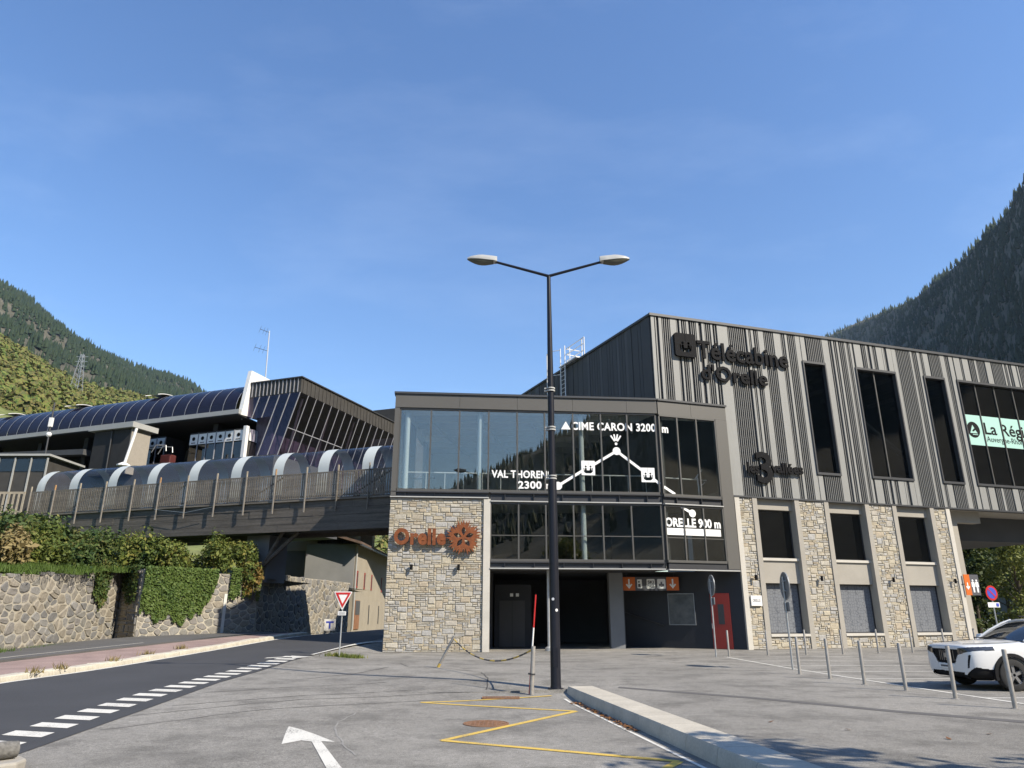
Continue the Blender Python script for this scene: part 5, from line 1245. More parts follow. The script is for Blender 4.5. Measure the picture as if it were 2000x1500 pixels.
# ------------------------------------------------------------------ shrubs, ivy, trees
def leaves(blobs, n, size, rnd_np, flat=1.0):
    """leaf quads spread through a set of ellipsoid blobs [(c, (rx,ry,rz))], denser near their surfaces"""
    vol = np.array([b[1][0] * b[1][1] * b[1][2] for b in blobs]) ** .7; k = rnd_np.choice(len(blobs), n, p=vol / vol.sum())
    C_ = np.array([b[0] for b in blobs])[k]; Rr = np.array([b[1] for b in blobs])[k]
    d = rnd_np.normal(size=(n, 3)); d /= np.linalg.norm(d, axis=1)[:, None]
    rad = rnd_np.uniform(0, 1, n) ** .38; lump = 1 + .22 * np.sin(d[:, 0] * 7 + k) * np.sin(d[:, 1] * 6 + 2 * k) + .15 * np.sin(d[:, 2] * 9 + k)
    c = C_ + d * Rr * (rad * lump)[:, None]
    up = d + rnd_np.normal(size=(n, 3)) * .8 + np.array([0, 0, .5]); up /= np.linalg.norm(up, axis=1)[:, None]
    a = np.cross(up, rnd_np.normal(size=(n, 3))); a /= np.linalg.norm(a, axis=1)[:, None]; b = np.cross(up, a)
    s = (size * np.clip(rnd_np.lognormal(-.1, .42, n), .4, 2.3))[:, None]
    V = np.stack([c - a * s, c - b * s * .55, c + a * s, c + b * s * .55], 1).reshape(-1, 3)
    return V, np.arange(n * 4).reshape(-1, 4)
rnp = np.random.RandomState(11)
LM = dict(dark=leaf_mat('dark_shrub_leaves', [(0.027, 0.053, 0.018), (0.053, 0.090, 0.024), (0.083, 0.120, 0.030), (0.135, 0.128, 0.038)]),
          mid=leaf_mat('green_shrub_leaves', [(0.053, 0.083, 0.021), (0.098, 0.135, 0.030), (0.165, 0.195, 0.042), (0.240, 0.210, 0.053)]),
          rust=leaf_mat('russet_leaves', [(0.112, 0.083, 0.027), (0.225, 0.150, 0.045), (0.300, 0.195, 0.060), (0.150, 0.135, 0.038)]),
          straw=leaf_mat('straw_plumes', [(.22, .17, .075), (.30, .24, .11), (.16, .14, .05)]),
          ivy=leaf_mat('ivy_leaves', [(0.045, 0.083, 0.018), (0.083, 0.135, 0.030), (0.128, 0.180, 0.042), (0.068, 0.105, 0.024)]),
          grass=leaf_mat('verge_grass', [(.06, .10, .02), (.10, .16, .03), (.08, .12, .03)]),
          birch=leaf_mat('light_tree_leaves', [(0.075, 0.105, 0.027), (0.135, 0.165, 0.038), (0.210, 0.225, 0.053), (0.105, 0.128, 0.038)]),
          tree=leaf_mat('tree_leaves', [(0.030, 0.051, 0.018), (0.057, 0.083, 0.024), (0.098, 0.120, 0.030), (0.045, 0.068, 0.022)]))
M['bark'] = pm('bark', (.10, .08, .06), .9, var=.25, scale=6)
def shrub(x, y, r, h, key, label, n, size, zg=None, lean=0.0):
    z = emb(x, y) if zg is None else zg
    t = thing('shrub', label, 'shrub', (x, y, z))
    bl = []; q = random.Random(int(abs(x * 91 + y * 37)))
    for i in range(9): a = q.uniform(0, 6.3); rr = q.uniform(.1, .62) * r; bl.append(((rr * math.cos(a) + lean * .5, rr * math.sin(a), h * q.uniform(.25, .75)), (r * q.uniform(.35, .55), r * q.uniform(.35, .55), h * q.uniform(.22, .36))))
    V, F = leaves(bl, n, size, rnp); o = link('foliage', np_mesh('foliage', V, F, LM[key]), t)
    mb = MB()
    for i in range(5): a = i * 1.3; mb.tube((.1 * math.cos(a), .1 * math.sin(a), -.2), (r * .5 * math.cos(a), r * .5 * math.sin(a), h * .6), .035, .012, 5)
    mb.build('stems', M['bark'], t, world=False); return t
shrub(-21.5, 35.4, 2.2, 3.4, 'dark', 'large dark green shrub spilling over the corner of the left rubble wall', 9000, .085, 2.3)
shrub(-23.8, 32.4, 2.4, 2.7, 'dark', 'dark green shrub behind the straw-coloured grass on the left bank', 7000, .085, 3.4)
shrub(-26.0, 37.5, 2.8, 2.7, 'dark', 'dark green shrub high on the bank below the bridge railing', 7000, .09, 4.2)
shrub(-24.6, 28.2, 2.5, 2.5, 'mid', 'yellow-green shrub at the left edge above the wall', 7000, .085, 3.2)
shrub(-21.5, 30.7, 1.2, 2.1, 'straw', 'clump of tall straw-coloured grass on top of the left wall', 4200, .09, 3.3)
shrub(-21.0, 27.6, 1.1, 1.8, 'straw', 'smaller clump of dry grass at the left edge of the bank', 3200, .09, 3.1)
shrub(-20.9, 33.0, .9, 1.9, 'mid', 'low green shrub beside the dark shrub on the left wall', 2400, .07, 3.2)
shrub(-23.2, 40.2, 2.3, 3.0, 'dark', 'dark shrub in the shade beneath the bridge beam', 5000, .085, 3.4)
shrub(-20.2, 39.6, 1.7, 2.6, 'mid', 'olive green shrub right behind the ivy curtain', 5200, .08, 3.3)
shrub(-18.4, 40.3, 1.4, 2.3, 'mid', 'low olive shrub above the ivy-covered wall', 4600, .075, 3.4)
shrub(-16.9, 41.2, 1.35, 2.5, 'mid', 'yellow-green shrub above the ivy-covered wall', 5200, .075, 3.4)
shrub(-15.4, 42.0, 1.15, 2.7, 'mid', 'bright green shrub at the end of the wall by the bridge pier', 5600, .07, 3.3)
shrub(-14.75, 42.0, .8, 2.0, 'rust', 'orange-tinged bush hanging over the end of the wall by the bridge pier', 2600, .07, 2.6)
shrub(-22.6, 34.6, 1.6, 2.4, 'mid', 'olive green shrub between the dark shrubs on the left bank', 4200, .08, 3.6)
shrub(-22.4, 29.2, 1.5, 2.2, 'mid', 'green shrub right behind the straw-coloured clumps', 4200, .08, 3.3)
shrub(-28.5, 33.5, 2.6, 2.6, 'dark', 'dark green shrub farthest back on the left bank', 5200, .09, 4.0)
shrub(-19.9, 39.6, 1.1, 2.0, 'dark', 'dark shrub above the shaded end of the wall', 3400, .075, 3.3)
# hanging ivy on the second wall
def hang(label, F, parts, n, size, key):
    t = thing('ivy', label, 'ivy', tuple(F(parts[0][0], 0, parts[0][2])))
    o = Vector(t.location); Vs = []
    for (s0, s1, zt, zb0, zb1) in parts:
        k = int(n * (s1 - s0)); s_ = rnp.uniform(s0, s1, k); u = (s_ - s0) / (s1 - s0); low = zb0 + (zb1 - zb0) * u + .22 * np.sin(s_ * 5.1) + .12 * np.sin(s_ * 13)
        z = low + (zt - low) * rnp.uniform(0, 1, k) ** .85; d = .10 + .18 * rnp.uniform(0, 1, k) * (1 - .3 * (zt - z))
        for a, b, c_ in zip(s_, d, z): Vs.append(F(a, max(.08, b), c_) - o)
    c = np.array(Vs); k = len(c); nrm_ = np.array(F.n) + rnp.normal(size=(k, 3)) * .55 + np.array([0, 0, .35]); nrm_ /= np.linalg.norm(nrm_, axis=1)[:, None]
    a = np.cross(nrm_, rnp.normal(size=(k, 3))); a /= np.linalg.norm(a, axis=1)[:, None]; b = np.cross(nrm_, a); s = (size * rnp.uniform(.6, 1.3, k))[:, None]
    V = np.stack([c - a * s, c - b * s * .7, c + a * s, c + b * s * .7], 1).reshape(-1, 3)
    link('leaves', np_mesh('leaves', V, np.arange(k * 4).reshape(-1, 4), LM[key]), t)
hang('dense green ivy curtain hanging over the middle of the wall under the bridge', F2, [(.0, 1.4, 3.95, 1.6, 1.35), (1.4, 2.9, 3.95, 1.35, 1.3), (2.9, 4.0, 3.95, 1.4, 2.8)], 1700, .075, 'ivy')
hang('narrow ivy strand hanging beside the white streak on the wall', F2, [(4.85, 5.5, 4.1, 2.2, 2.4)], 1000, .07, 'ivy')
hang('ivy trailing over the far end of the wall by the bridge pier', F2, [(5.7, 6.8, 4.2, 2.8, 2.3)], 1000, .07, 'mid')
hang('dark creeper hanging over the corner of the left wall', F1, [(11.2, 12.6, 4.2, 2.2, 2.0)], 800, .075, 'dark')
F2x = F2r; hang('dark ivy capping the shaded end of the wall', F2r, [(.3, 1.7, 4.0, 2.7, 1.9)], 700, .075, 'dark')
# verge grass
def tufts(name, label, pts, n, h, key, spread):
    k = len(pts) * n; P = np.repeat(np.array(pts), n, 0) + np.concatenate([rnp.normal(size=(k, 2)) * spread, np.zeros((k, 1))], 1)
    a = rnp.uniform(0, 6.3, k); w = .018; hh = h * rnp.uniform(.4, 1.2, k); dx, dy = np.cos(a) * w, np.sin(a) * w; lx = rnp.normal(size=k) * h * .35; ly = rnp.normal(size=k) * h * .35
    V = np.stack([P + np.stack([dx, dy, 0 * a], 1), P - np.stack([dx, dy, 0 * a], 1), P + np.stack([lx, ly, hh], 1)], 1).reshape(-1, 3)
    tag(link(name, np_mesh(name, V, np.arange(k * 3).reshape(-1, 3), LM[key])), label, 'grass', kind='stuff')
tufts('verge_grass', 'bright grass along the top of the left rubble wall', [(-19.9 - rng.uniform(0, 1.3), rng.uniform(25, 36), 3.05 + .06 * (0)) for _ in range(0)] + [(x, y, emb(x, y) - .05) for x, y in [(-19.6 - abs(rng.gauss(0, 1.6)), rng.uniform(24, 37.5)) for _ in range(300)]], 60, .32, 'grass', .22)
tufts('foot_grass', 'grass and weeds along the foot of the rubble walls', [(-18.9 + rng.uniform(-.1, .2) - .06 * (y - 24), y, .16) for y in [24 + rng.random() * 11 for _ in range(60)]] + [(-18.2 + .72 * (y - 37.2) + rng.uniform(.05, .3), y, .25) for y in [37.2 + rng.random() * 5 for _ in range(26)]], 45, .26, 'grass', .16)
tufts('sign_verge_grass', 'dry grass at the foot of the yield sign', [(x, y, gz(x, y)) for x, y in [(-6.6 + rng.uniform(-.5, .7), 29.2 + rng.uniform(-.2, .3)) for _ in range(22)]], 30, .16, 'mid', .12)
tufts('kerb_weeds', 'small weeds growing between kerb and pink pavement', [(-13.25, y, .13 + gz(-13, y)) for y in (19, 21.2, 22.4, 25.2, 27.6, 30.3)], 50, .2, 'straw', .1)
# trees
def tree(name, label, x, y, h, r, key, n, size, zg=0.0, trunk=.16, narrow=1.0, lo=.25):
    t = thing(name, label, 'tree', (x, y, zg)); q = random.Random(int(abs(x * 71 + y * 13) + h * 10)); bl = []
    mb = MB(); mb.tube((0, 0, -.3), (q.uniform(-.2, .2), q.uniform(-.2, .2), h * .55), trunk, trunk * .55, 8)
    for i in range(15):
        a = q.uniform(0, 6.3); f = lo + (1 - lo) * (i + .5) / 15; rr = r * (1.05 - abs(f - .5) * 1.3 * narrow) * q.uniform(.35, .8); c = (rr * math.cos(a), rr * math.sin(a), h * f * .94)
        bl.append((c, (r * q.uniform(.28, .46), r * q.uniform(.28, .46), h * q.uniform(.08, .13))))
        mb.tube((0, 0, h * (f * .6)), (c[0] * .9, c[1] * .9, c[2]), trunk * .35, trunk * .08, 5)
    mb.build('trunk', M['bark'], t, world=False)
    V, F = leaves(bl, n, size, rnp); link('crown', np_mesh('crown', V, F, LM[key]), t); return t
tree('tree', 'rounded green tree seen through the open hall under the building', 40.0, 70, 11.5, 3.6, 'mid', 5200, .16)
tree('tree', 'dark tree deep in shade behind the open hall', 44, 66, 12, 4.4, 'tree', 5200, .2)
tree('tree', 'light feathery tree beside the no parking sign', 36.6, 53.5, 7.2, 2.3, 'birch', 5200, .10, narrow=1.3, lo=.12)
tree('tree', 'light leafy tree at the right edge beyond the parked car', 40.6, 55.5, 7.2, 2.4, 'birch', 4800, .11, lo=.1)
tree('tree', 'dark low tree behind the light feathery tree', 38, 61, 8.0, 3.2, 'tree', 4200, .17, lo=.08)
tree('tree', 'dark tree between the columns of the open hall', 33.0, 62, 8.5, 2.9, 'tree', 3600, .17, lo=.08)
tree('tree', 'dark tree at the far right edge behind the hall', 49, 58, 10, 4.0, 'tree', 3600, .2, lo=.08)
# plane tree standing right of the camera, outside the frame: it throws the leafy shade in the lower right corner
tree('shade_tree', 'broad leafy tree beside the plaza, right of the viewer', 10.6, 3.5, 8.2, 3.1, 'mid', 5200, .14, trunk=.2, lo=.45)
# ------------------------------------------------------------------ street lamp
lamp = thing('street_lamp', 'tall blue-black double-armed street lamp in front of the glass building', 'street lamp', (1.05, 18.4, gz(1.05, 18.4)))
def rel(p): return Vector(p) - Vector(lamp.location)
mb = MB(); mb.lathe([(.19, 0), (.19, .02), (.135, .03), (.125, .1), (.118, 2.8), (.112, 5.0), (.105, 5.06)], 20); mb.build('lower_pole', M['lampblack'], lamp, world=False, smooth=40)
mb = MB(); mb.lathe([(.095, 5.0), (.085, 7.2), (.055, 10.75), (.055, 10.9)], 18); mb.build('upper_pole', M['lampblack'], lamp, world=False, smooth=40)
for z_ in (5.05, 6.36, 7.45):
    for k in (0, .07):
        mb = MB(); mb.lathe([(.118, z_ + k), (.118, z_ + k + .035)], 16); mb.box(-.17, -.1, -.03, .03, z_ + k, z_ + k + .035); mb.build('clamp', M['lightsteel'], lamp, world=False)
for z_, a in ((2.06, -1.9), (1.8, -1.2)):
    mb = MB(); x, y = .118 * math.cos(a), .118 * math.sin(a); mb.tube((x, y, z_), (x * 1.06, y * 1.06, z_), .035, n=10); mb.build('sticker', M['white_p'], lamp, world=False)
mb = MB(); mb.box(-.06, .06, -.126, -.10, .5, .95); mb.build('service_door', M['lampblack'], lamp, world=False, bevel=.006)
for sx in (-1, 1):
    j = (0, 0, 10.82 + .1); e_ = (sx * 1.52, 0, 11.37)
    mb = MB(); mb.tube(j, e_, .042, .036, 10); mb.build('arm', M['lampblack'], lamp, world=False, smooth=40)
    # head: rounded housing with a bowl below
    hx0, hx1 = sx * 1.48, sx * 2.34; rows = []; rows2 = []
    for i in range(9):
        t = i / 8; x = hx0 + (hx1 - hx0) * t; w = .135 * math.sqrt(max(.02, 1 - (2 * max(t, .30) - 1) ** 2 * (.95 if t > .3 else .4))) * (1.0 if t > .12 else .75); z0 = 11.36 + .10 * t
        hh = .19 * (1 - .6 * max(0, t - .55) / .45) if t < .98 else .05
        rows.append([(x, w * math.cos(math.pi * k / 10), z0 + hh * math.sin(math.pi * k / 10)) for k in range(11)] + [(x, -w * math.cos(math.pi * k / 4), z0 - .012 * math.sin(math.pi * k / 4)) for k in range(1, 4)])
        if 1 <= i <= 8: rows2.append([(x, w * .86 * math.cos(math.pi * k / 8), z0 - .013 - .13 * math.sin(math.pi * k / 8) * math.sin(math.pi * min(1, max(.06, (t - .05) / .97)))) for k in range(9)])
    mb = MB(); mb.loft(rows); hd = mb.build('lamp_head', M['headgrey'] if 'headgrey' in M else M.setdefault('headgrey', pm('lamp_housing', (.40, .40, .38), .5, var=.08)), lamp, world=False, smooth=50)
    mb = MB(); mb.loft(rows2); mb.build('lamp_bowl', M.setdefault('bowl', pm('lamp_bowl_plastic', (.10, .095, .07), .25, var=.1, scale=8)), hd, world=False, smooth=60)
# ------------------------------------------------------------------ bollards
bol = thing('bollard', 'steel bollard', 'bollard')
mb = MB(); mb.lathe([(.040, 0), (.040, .985), (.036, .998), (.015, 1.0)], 16); mb.build('post', M['bollard'], bol, world=False, smooth=40)
mb = MB(); mb.lathe([(.075, 0.001), (.075, .008), (.04, .012)], 16); mb.build('base_ring', M['bollard'], bol, world=False, smooth=40)
near = [((9.02, 13.9), 'steel bollard nearest the viewer, in front of the car wheel'), ((8.87, 15.45), 'steel bollard in front of the car grille'), ((8.73, 17.06), 'steel bollard just left of the white car'),
        ((8.5, 18.52), 'third steel bollard from the white car along the plaza edge'), ((8.34, 20.1), 'steel bollard second nearest the tall sign post on the plaza'), ((8.13, 21.61), 'steel bollard standing right beside the tall sign post on the plaza')]
far = [((8.75, 30.6), 'thin steel bollard in front of the red passage door'), ((10.6, 31.44), 'steel bollard in front of the leftmost stone pier'), ((12.35, 31.84), 'steel bollard before the first hexagon-patterned window'),
       ((14.07, 32.24), 'steel bollard between the first and second patterned windows'), ((15.99, 33.09), 'steel bollard before the second patterned window'), ((17.72, 33.53), 'steel bollard before the third patterned window'), ((19.5, 34.1), 'steel bollard beside the last stone pier'), ((21.3, 34.7), 'steel bollard behind the car windscreen')]
rb2 = random.Random(14)
for i, ((x, y), lb) in enumerate(near + far):
    o = bol if i == 0 else copy_tree(bol)
    o.location = (x, y, 0); o.rotation_euler = (rb2.uniform(-.012, .012), rb2.uniform(-.012, .012), 0)
    tag(o, lb, 'bollard', 'bollards along the plaza edge' if i < len(near) else 'bollards along the stone facade')
# ------------------------------------------------------------------ leaning posts with the chain
lp1 = thing('leaning_post', 'leaning steel post with a yellow foot in front of the stone tower', 'post', (-2.37, 24.49, 0))
a, b = Vector((-2.37, 24.49, 0)), Vector((-1.86, 24.3, .95))
mb = MB(); mb.tube(a + (b - a) * .12, b, .045, n=12); mb.build('post_tube', M['bollard'], lp1, smooth=40)
mb = MB(); mb.tube(a, a + (b - a) * .12, .047, n=12); mb.build('yellow_foot', M['yellow'], lp1, smooth=40)
lp2 = thing('marker_post', 'steel post with a red and white snow pole strapped to it beside the street lamp', 'post', (.42, 17.76, gz(.42, 17.76)))
zg_ = gz(.42, 17.76)
mb = MB(); mb.tube((.45, 17.72, zg_), (.50, 17.72, .90), .05, n=14); mb.build('post_tube', M['bollard'], lp2, smooth=40)
pa, pb = Vector((.40, 17.80, zg_)), Vector((.57, 17.80, 2.06))
for t0, t1, c_ in ((0, .40, 'red'), (.40, .66, 'white_p'), (.66, 1.0, 'red')):
    mb = MB(); mb.tube(pa + (pb - pa) * t0, pa + (pb - pa) * t1, .019, n=10); mb.build('pole_section', M[c_], lp2, smooth=40)
mb = MB(); mb.tube((.455, 17.74, .28), (.457, 17.74, .31), .085, n=12); mb.build('strap', M['steel'], lp2)
ch = thing('chain', 'yellow and black plastic chain hanging between the leaning posts', 'chain', (-.8, 21, .4))
p0, p1 = Vector((-1.87, 24.3, .86)), Vector((.46, 17.75, .82)); N = 44; mbs = []
def cpt(t): p = p0 + (p1 - p0) * t; p.z -= 1.9 * t * (1 - t) * .9 ; return p
for i in range(N):
    a, b = cpt(i / N), cpt((i + 1) / N); mb = MB(); d = (b - a); mb.tube(a - d * .1, b + d * .1, .022 if i % 2 else .018, n=5); mb.build('link', M['yellow'] if (i // 3) % 2 == 0 else M['steel'], ch)
# ------------------------------------------------------------------ traffic signs
def sign_post(t, h, r=.03): mb = MB(); mb.tube((0, 0, 0), (0, 0, h), r, n=10); mb.build('pole', M['galv'], t, world=False, smooth=40)
ys = thing('yield_sign', 'red and white triangular yield sign at the road junction', 'traffic sign', (-6.6, 29.0, gz(-6.6, 29.0))); sign_post(ys, 2.62); ys.scale = (.92, .92, .92)
I = Matrix.Identity(4)
def up_mat(x, y, z, ang=0): return Matrix.Translation((x, y, z)) @ Matrix.Rotation(ang, 4, 'Z') @ Matrix.Rotation(R(90), 4, 'X')
def loc_shape(name, spl, depth, x, y, z, m, t, ang=0): me = curve_mesh(spl, depth); me.materials.clear(); me.materials.append(m); o = link(name, me, t); o.matrix_basis = up_mat(x, y, z, ang); return o
def tri(w, h, o=0): return [(-w / 2, h), (0, 0), (w / 2, h)]
loc_shape('sign_plate', [[(-.38, .70), (-.36, .72), (.36, .72), (.38, .70), (.03, .0), (-.03, .0)]], .01, 0, -.045, 1.9, M['white_p'], ys)
loc_shape('red_border', [[(-.335, .685), (.335, .685), (0, .05)], [(-.20, .60), (0, .22), (.20, .60)][::-1]], .004, 0, -.055, 1.9, M['red'], ys)
mb = MB(); mb.box(-.17, .17, -.05, -.035, 1.66, 1.82); pp = mb.build('distance_panel', M['white_p'], ys, world=False)
mb = MB(); mb.box(-.13, .13, -.054, -.051, 1.70, 1.72); mb.box(-.13, .13, -.054, -.051, 1.75, 1.77); o = mb.build('panel_print', M['signgrey'], pp, world=False); o['kind'] = 'stuff'
npk = thing('no_parking_sign', 'round blue and red no parking sign with a white panel behind the car', 'traffic sign', (22.0, 34.0, 0)); sign_post(npk, 2.85)
loc_shape('disc', [circ(0, 0, .33, 32)], .012, 0, -.045, 2.55, M['red'], npk, .25); loc_shape('blue_disc', [circ(0, 0, .245, 32)], .006, .0, -.056, 2.55, M['signblue'], npk, .25)
loc_shape('red_bar', [[(-.19, .15), (-.15, .19), (.19, -.15), (.15, -.19)]], .004, 0, -.064, 2.55, M['red'], npk, .25)
loc_shape('white_panel', [rrect(-.33, -.11, .33, .11, .02)], .008, 0, -.045, 2.03, M['white_p'], npk, .25); loc_shape('panel_pictogram', [rrect(-.07, -.07, .07, .07, .01)], .004, .2, -.01, 2.03, M['signblue'], npk, .25)
def sign_back(loc, zc, rad, ang, label, h):
    t = thing('sign_back', label, 'traffic sign', loc); sign_post(t, h)
    d = Vector((math.cos(ang), math.sin(ang), 0))
    me = curve_mesh([circ(0, 0, rad, 32)], .012); me.materials.clear(); me.materials.append(M['signback']); o = link('disc', me, t)
    o.matrix_basis = Matrix.Translation((d.x * .045, d.y * .045, zc)) @ Matrix.Rotation(ang + math.pi / 2, 4, 'Z') @ Matrix.Rotation(R(90), 4, 'X')
    me = curve_mesh([circ(0, 0, rad, 32), circ(0, 0, rad - .03, 32)[::-1]], .03); me.materials.clear(); me.materials.append(M['galv']); r_ = link('rim', me, o); r_.matrix_basis = Matrix.Translation((0, 0, 0))
    me = curve_mesh([rrect(-.25, -.14, .25, .14, .02)], .03); me.materials.clear(); me.materials.append(M['signback']); p = link('lower_panel', me, t)
    p.matrix_basis = Matrix.Translation((d.x * .045, d.y * .045, zc - rad - .2)) @ Matrix.Rotation(ang + math.pi / 2, 4, 'Z') @ Matrix.Rotation(R(90), 4, 'X')
    for z_ in (-.15, .15): mb = MB(); mb.box(-.02, .05, -.12, .12, zc + z_ - .02, zc + z_ + .02); k = mb.build('clip', M['galv'], t, world=False); k.rotation_euler = (0, 0, ang)
sign_back((8.15, 30.32, 0), 2.75, .42, R(2.5), 'round traffic sign seen from behind, in front of the red passage door', 3.0)
sign_back((8.6, 23.38, 0), 2.47, .43, R(-1.5), 'round traffic sign seen from behind, in front of the first patterned window', 2.75)
tsn = thing('dead_end_sign', 'white square sign with a blue T low against the shaded wall', 'traffic sign', (-13.35, 55.0, .55)); sign_post(tsn, .6)
mb = MB(); mb.box(-.42, .42, -.06, -.04, -.05, .75); mb.build('plate', M['white_p'], tsn, world=False)
mb = MB(); mb.box(-.28, .28, -.07, -.061, .48, .6); mb.box(-.06, .06, -.0695, -.0611, .08, .48); mb.build('t_mark', M['signblue'], tsn, world=False)
# ------------------------------------------------------------------ roof ladder with guard rail
rl = thing('roof_ladder', 'white access ladder with guard rails on the dark side wall', 'ladder', tuple(FL(9.7, .3, 12.1)))
for s_ in (9.15, 9.75): mb = MB(); mb.tube(FL(s_, .25, 12.15), FL(s_, .25, 18.3), .035, n=6); mb.build('stringer', M['white_p'], rl)
for i in range(17): z_ = 12.4 + i * .28; mb = MB(); mb.tube(FL(9.15, .25, z_), FL(9.75, .25, z_), .02, n=6); mb.build('rung', M['white_p'], rl)
for s_ in (11.0,): mb = MB(); mb.tube(FL(s_, .6, 12.15), FL(s_, .6, 18.3), .03, n=6); mb.build('guard_post', M['white_p'], rl)
for z_ in (14.6, 16.5, 18.2): mb = MB(); mb.path([FL(9.75, .25, z_), FL(10.4, .8, z_), FL(11.0, .6, z_)], .025); mb.build('cage_hoop', M['white_p'], rl)
for s_ in (7.4, 7.7, 9.3): mb = MB(); mb.tube(FL(s_, -.2, 16.95), FL(s_, -.2, 18.35), .035, n=6); mb.build('guard_post', M['white_p'], rl)
for z_ in (17.5, 17.95, 18.35):
    mb = MB(); mb.path([FL(7.4, -.2, z_), FL(9.75, -.2, z_), FL(9.75, -1.2, z_)], .03); mb.build('guard_rail', M['white_p'], rl)
mb = MB(); mb.box(7.6, 9.9, -1.0, .3, 16.99, 17.06, FL); mb.build('landing', M['white_p'], rl)
# ------------------------------------------------------------------ log and concrete border, lower left corner
lg = thing('log_border', 'weathered log lying on a concrete border in the lower left corner', 'log', (-6.5, 9.2, gz(-6.5, 9.2)))
mb = MB(); rows = []; A_, B_ = Vector((-6.12, 9.75, .02)), Vector((-7.6, 8.0, .04)); d = (B_ - A_).normalized(); u_ = d.orthogonal().normalized(); w_ = d.cross(u_)
for i in range(16):
    t = i / 15; c = A_ + (B_ - A_) * t; rr_ = [.105 * (1 + .10 * noise.noise((k * .9, t * 6, 1))) * (.9 if i in (0, 15) else 1) for k in range(14)]
    rows.append([c + (u_ * math.cos(2 * math.pi * k / 14) + w_ * math.sin(2 * math.pi * k / 14)) * rr_[k] for k in range(14)])
M['log'] = pm('weathered_log', (.12, .115, .105), .9, var=.35, scale=3, fine=.35, fscale=22, bump=.5, bscale=30)
mb.loft(rows); mb.build('log', M['log'], lg, smooth=50)
mb = MB(); P = []
for k in range(9): a = R(-60 + 20 * k); P.append((-6.35 + .35 * math.cos(a), 9.55 + .35 * math.sin(a)))
mb.prism([(-5.93, 9.5), (-5.98, 9.75), (-6.15, 9.92), (-6.4, 9.95), (-8.0, 8.2), (-7.6, 7.6)], -.3, -.08); mb.build('concrete_border', M['concrete'], lg, bevel=.03)
tufts('planter_grass', 'green grass behind the log in the lower left corner', [(-7.0 + rng.uniform(-.3, .3), 9.55 + rng.uniform(-.3, .3), -.2) for _ in range(30)], 40, .3, 'grass', .1)
# scattered leaves on the plaza
lf = MB(); lf.add([(-.05, 0, .006), (0, -.03, .012), (.06, 0, .03), (0, .035, .012)], [(0, 1, 2, 3)])
for i, (x, y) in enumerate([(4.05, 12.2), (5.9, 10.6), (4.9, 11.4), (6.7, 11.0)]):
    o = lf.build('fallen_leaf', M['deadleaf'], None); o.location = (x, y, 0); o.rotation_euler = (0, 0, i * 1.7)
    tag(o, ['dry brown leaf on the asphalt nearest the raised kerb', 'dry brown leaf at the edge of the tree shade', 'dry brown leaf between the kerb and the tree shade', 'dry brown leaf farthest right on the plaza asphalt'][i], 'leaf', 'dry leaves scattered on the plaza')
# ------------------------------------------------------------------ white compact SUV
car = thing('parked_car', 'white compact SUV parked behind the bollards at the right edge', 'car', (11.0, 17.72, 0), R(180 + 4))
# local axes: +X forward with the front axle at x = 0, +Y left side
M['carwhite'] = pm('white_car_paint', (.70, .70, .69), .25, var=.02, coat=.6)
M['plastic'] = pm('black_plastic', (.010, .010, .011), .75, var=.15, spec=.2)
M['tyre'] = pm('tyre_rubber', (.022, .022, .022), .85, var=.2, scale=8)
M['alloy'] = pm('alloy', (.42, .42, .42), .3, metal=.8, var=.08)
M['lens'] = pm('headlamp_lens', (.035, .036, .04), .08, var=.3, scale=20, coat=1)
# half sections: x, [(y,z)...] from underside centre to top centre
def sec(x, w, zb, zt, crown, sh):
    return [(x, 0, zb), (x, w * .80, zb), (x, w * .96, zb + .10), (x, w, zb + .30), (x, w * .995, sh - .12), (x, w * .955, sh), (x, w * .80, zt - crown * .55), (x, w * .45, zt - crown * .12), (x, 0, zt)]
secs = [(.93, .56, .32, .88, .02, .84), (.905, .70, .25, .935, .025, .88), (.83, .80, .21, .965, .03, .90), (.63, .855, .19, .985, .04, .915), (.30, .88, .19, 1.01, .05, .93), (-.10, .885, .19, 1.035, .06, .95), (-.45, .885, .19, 1.06, .07, .98),
        (-1.0, .885, .19, 1.07, .06, 1.0), (-1.9, .885, .19, 1.07, .06, 1.0), (-2.6, .885, .19, 1.07, .06, 1.0), (-3.0, .86, .24, 1.06, .06, .99), (-3.28, .80, .36, 1.0, .06, .94), (-3.36, .66, .5, .9, .05, .86)]
rows = []
for s_ in secs:
    h = sec(*s_); rows.append(h + [(x, -y, z) for x, y, z in h[-2:0:-1]])
mb = MB(); mb.loft(rows)
body = mb.build('body', M['carwhite'], car, world=False, subd=4, smooth=50)
cuts = []
for x in (0.0, -2.6):
    for sy in (-1, 1):
        c = MB(); c.tube((x, sy * .60, .33), (x, sy * 1.2, .33), .395, n=36); co = c.build('cut', M['plastic'], car, world=False); cuts.append(co)
        md = body.modifiers.new('arch', 'BOOLEAN'); md.object = co; md.operation = 'DIFFERENCE'; md.solver = 'EXACT'
bpy.context.view_layer.update()
me = bpy.data.meshes.new_from_object(body.evaluated_get(bpy.context.evaluated_depsgraph_get())); body.modifiers.clear(); body.data = me
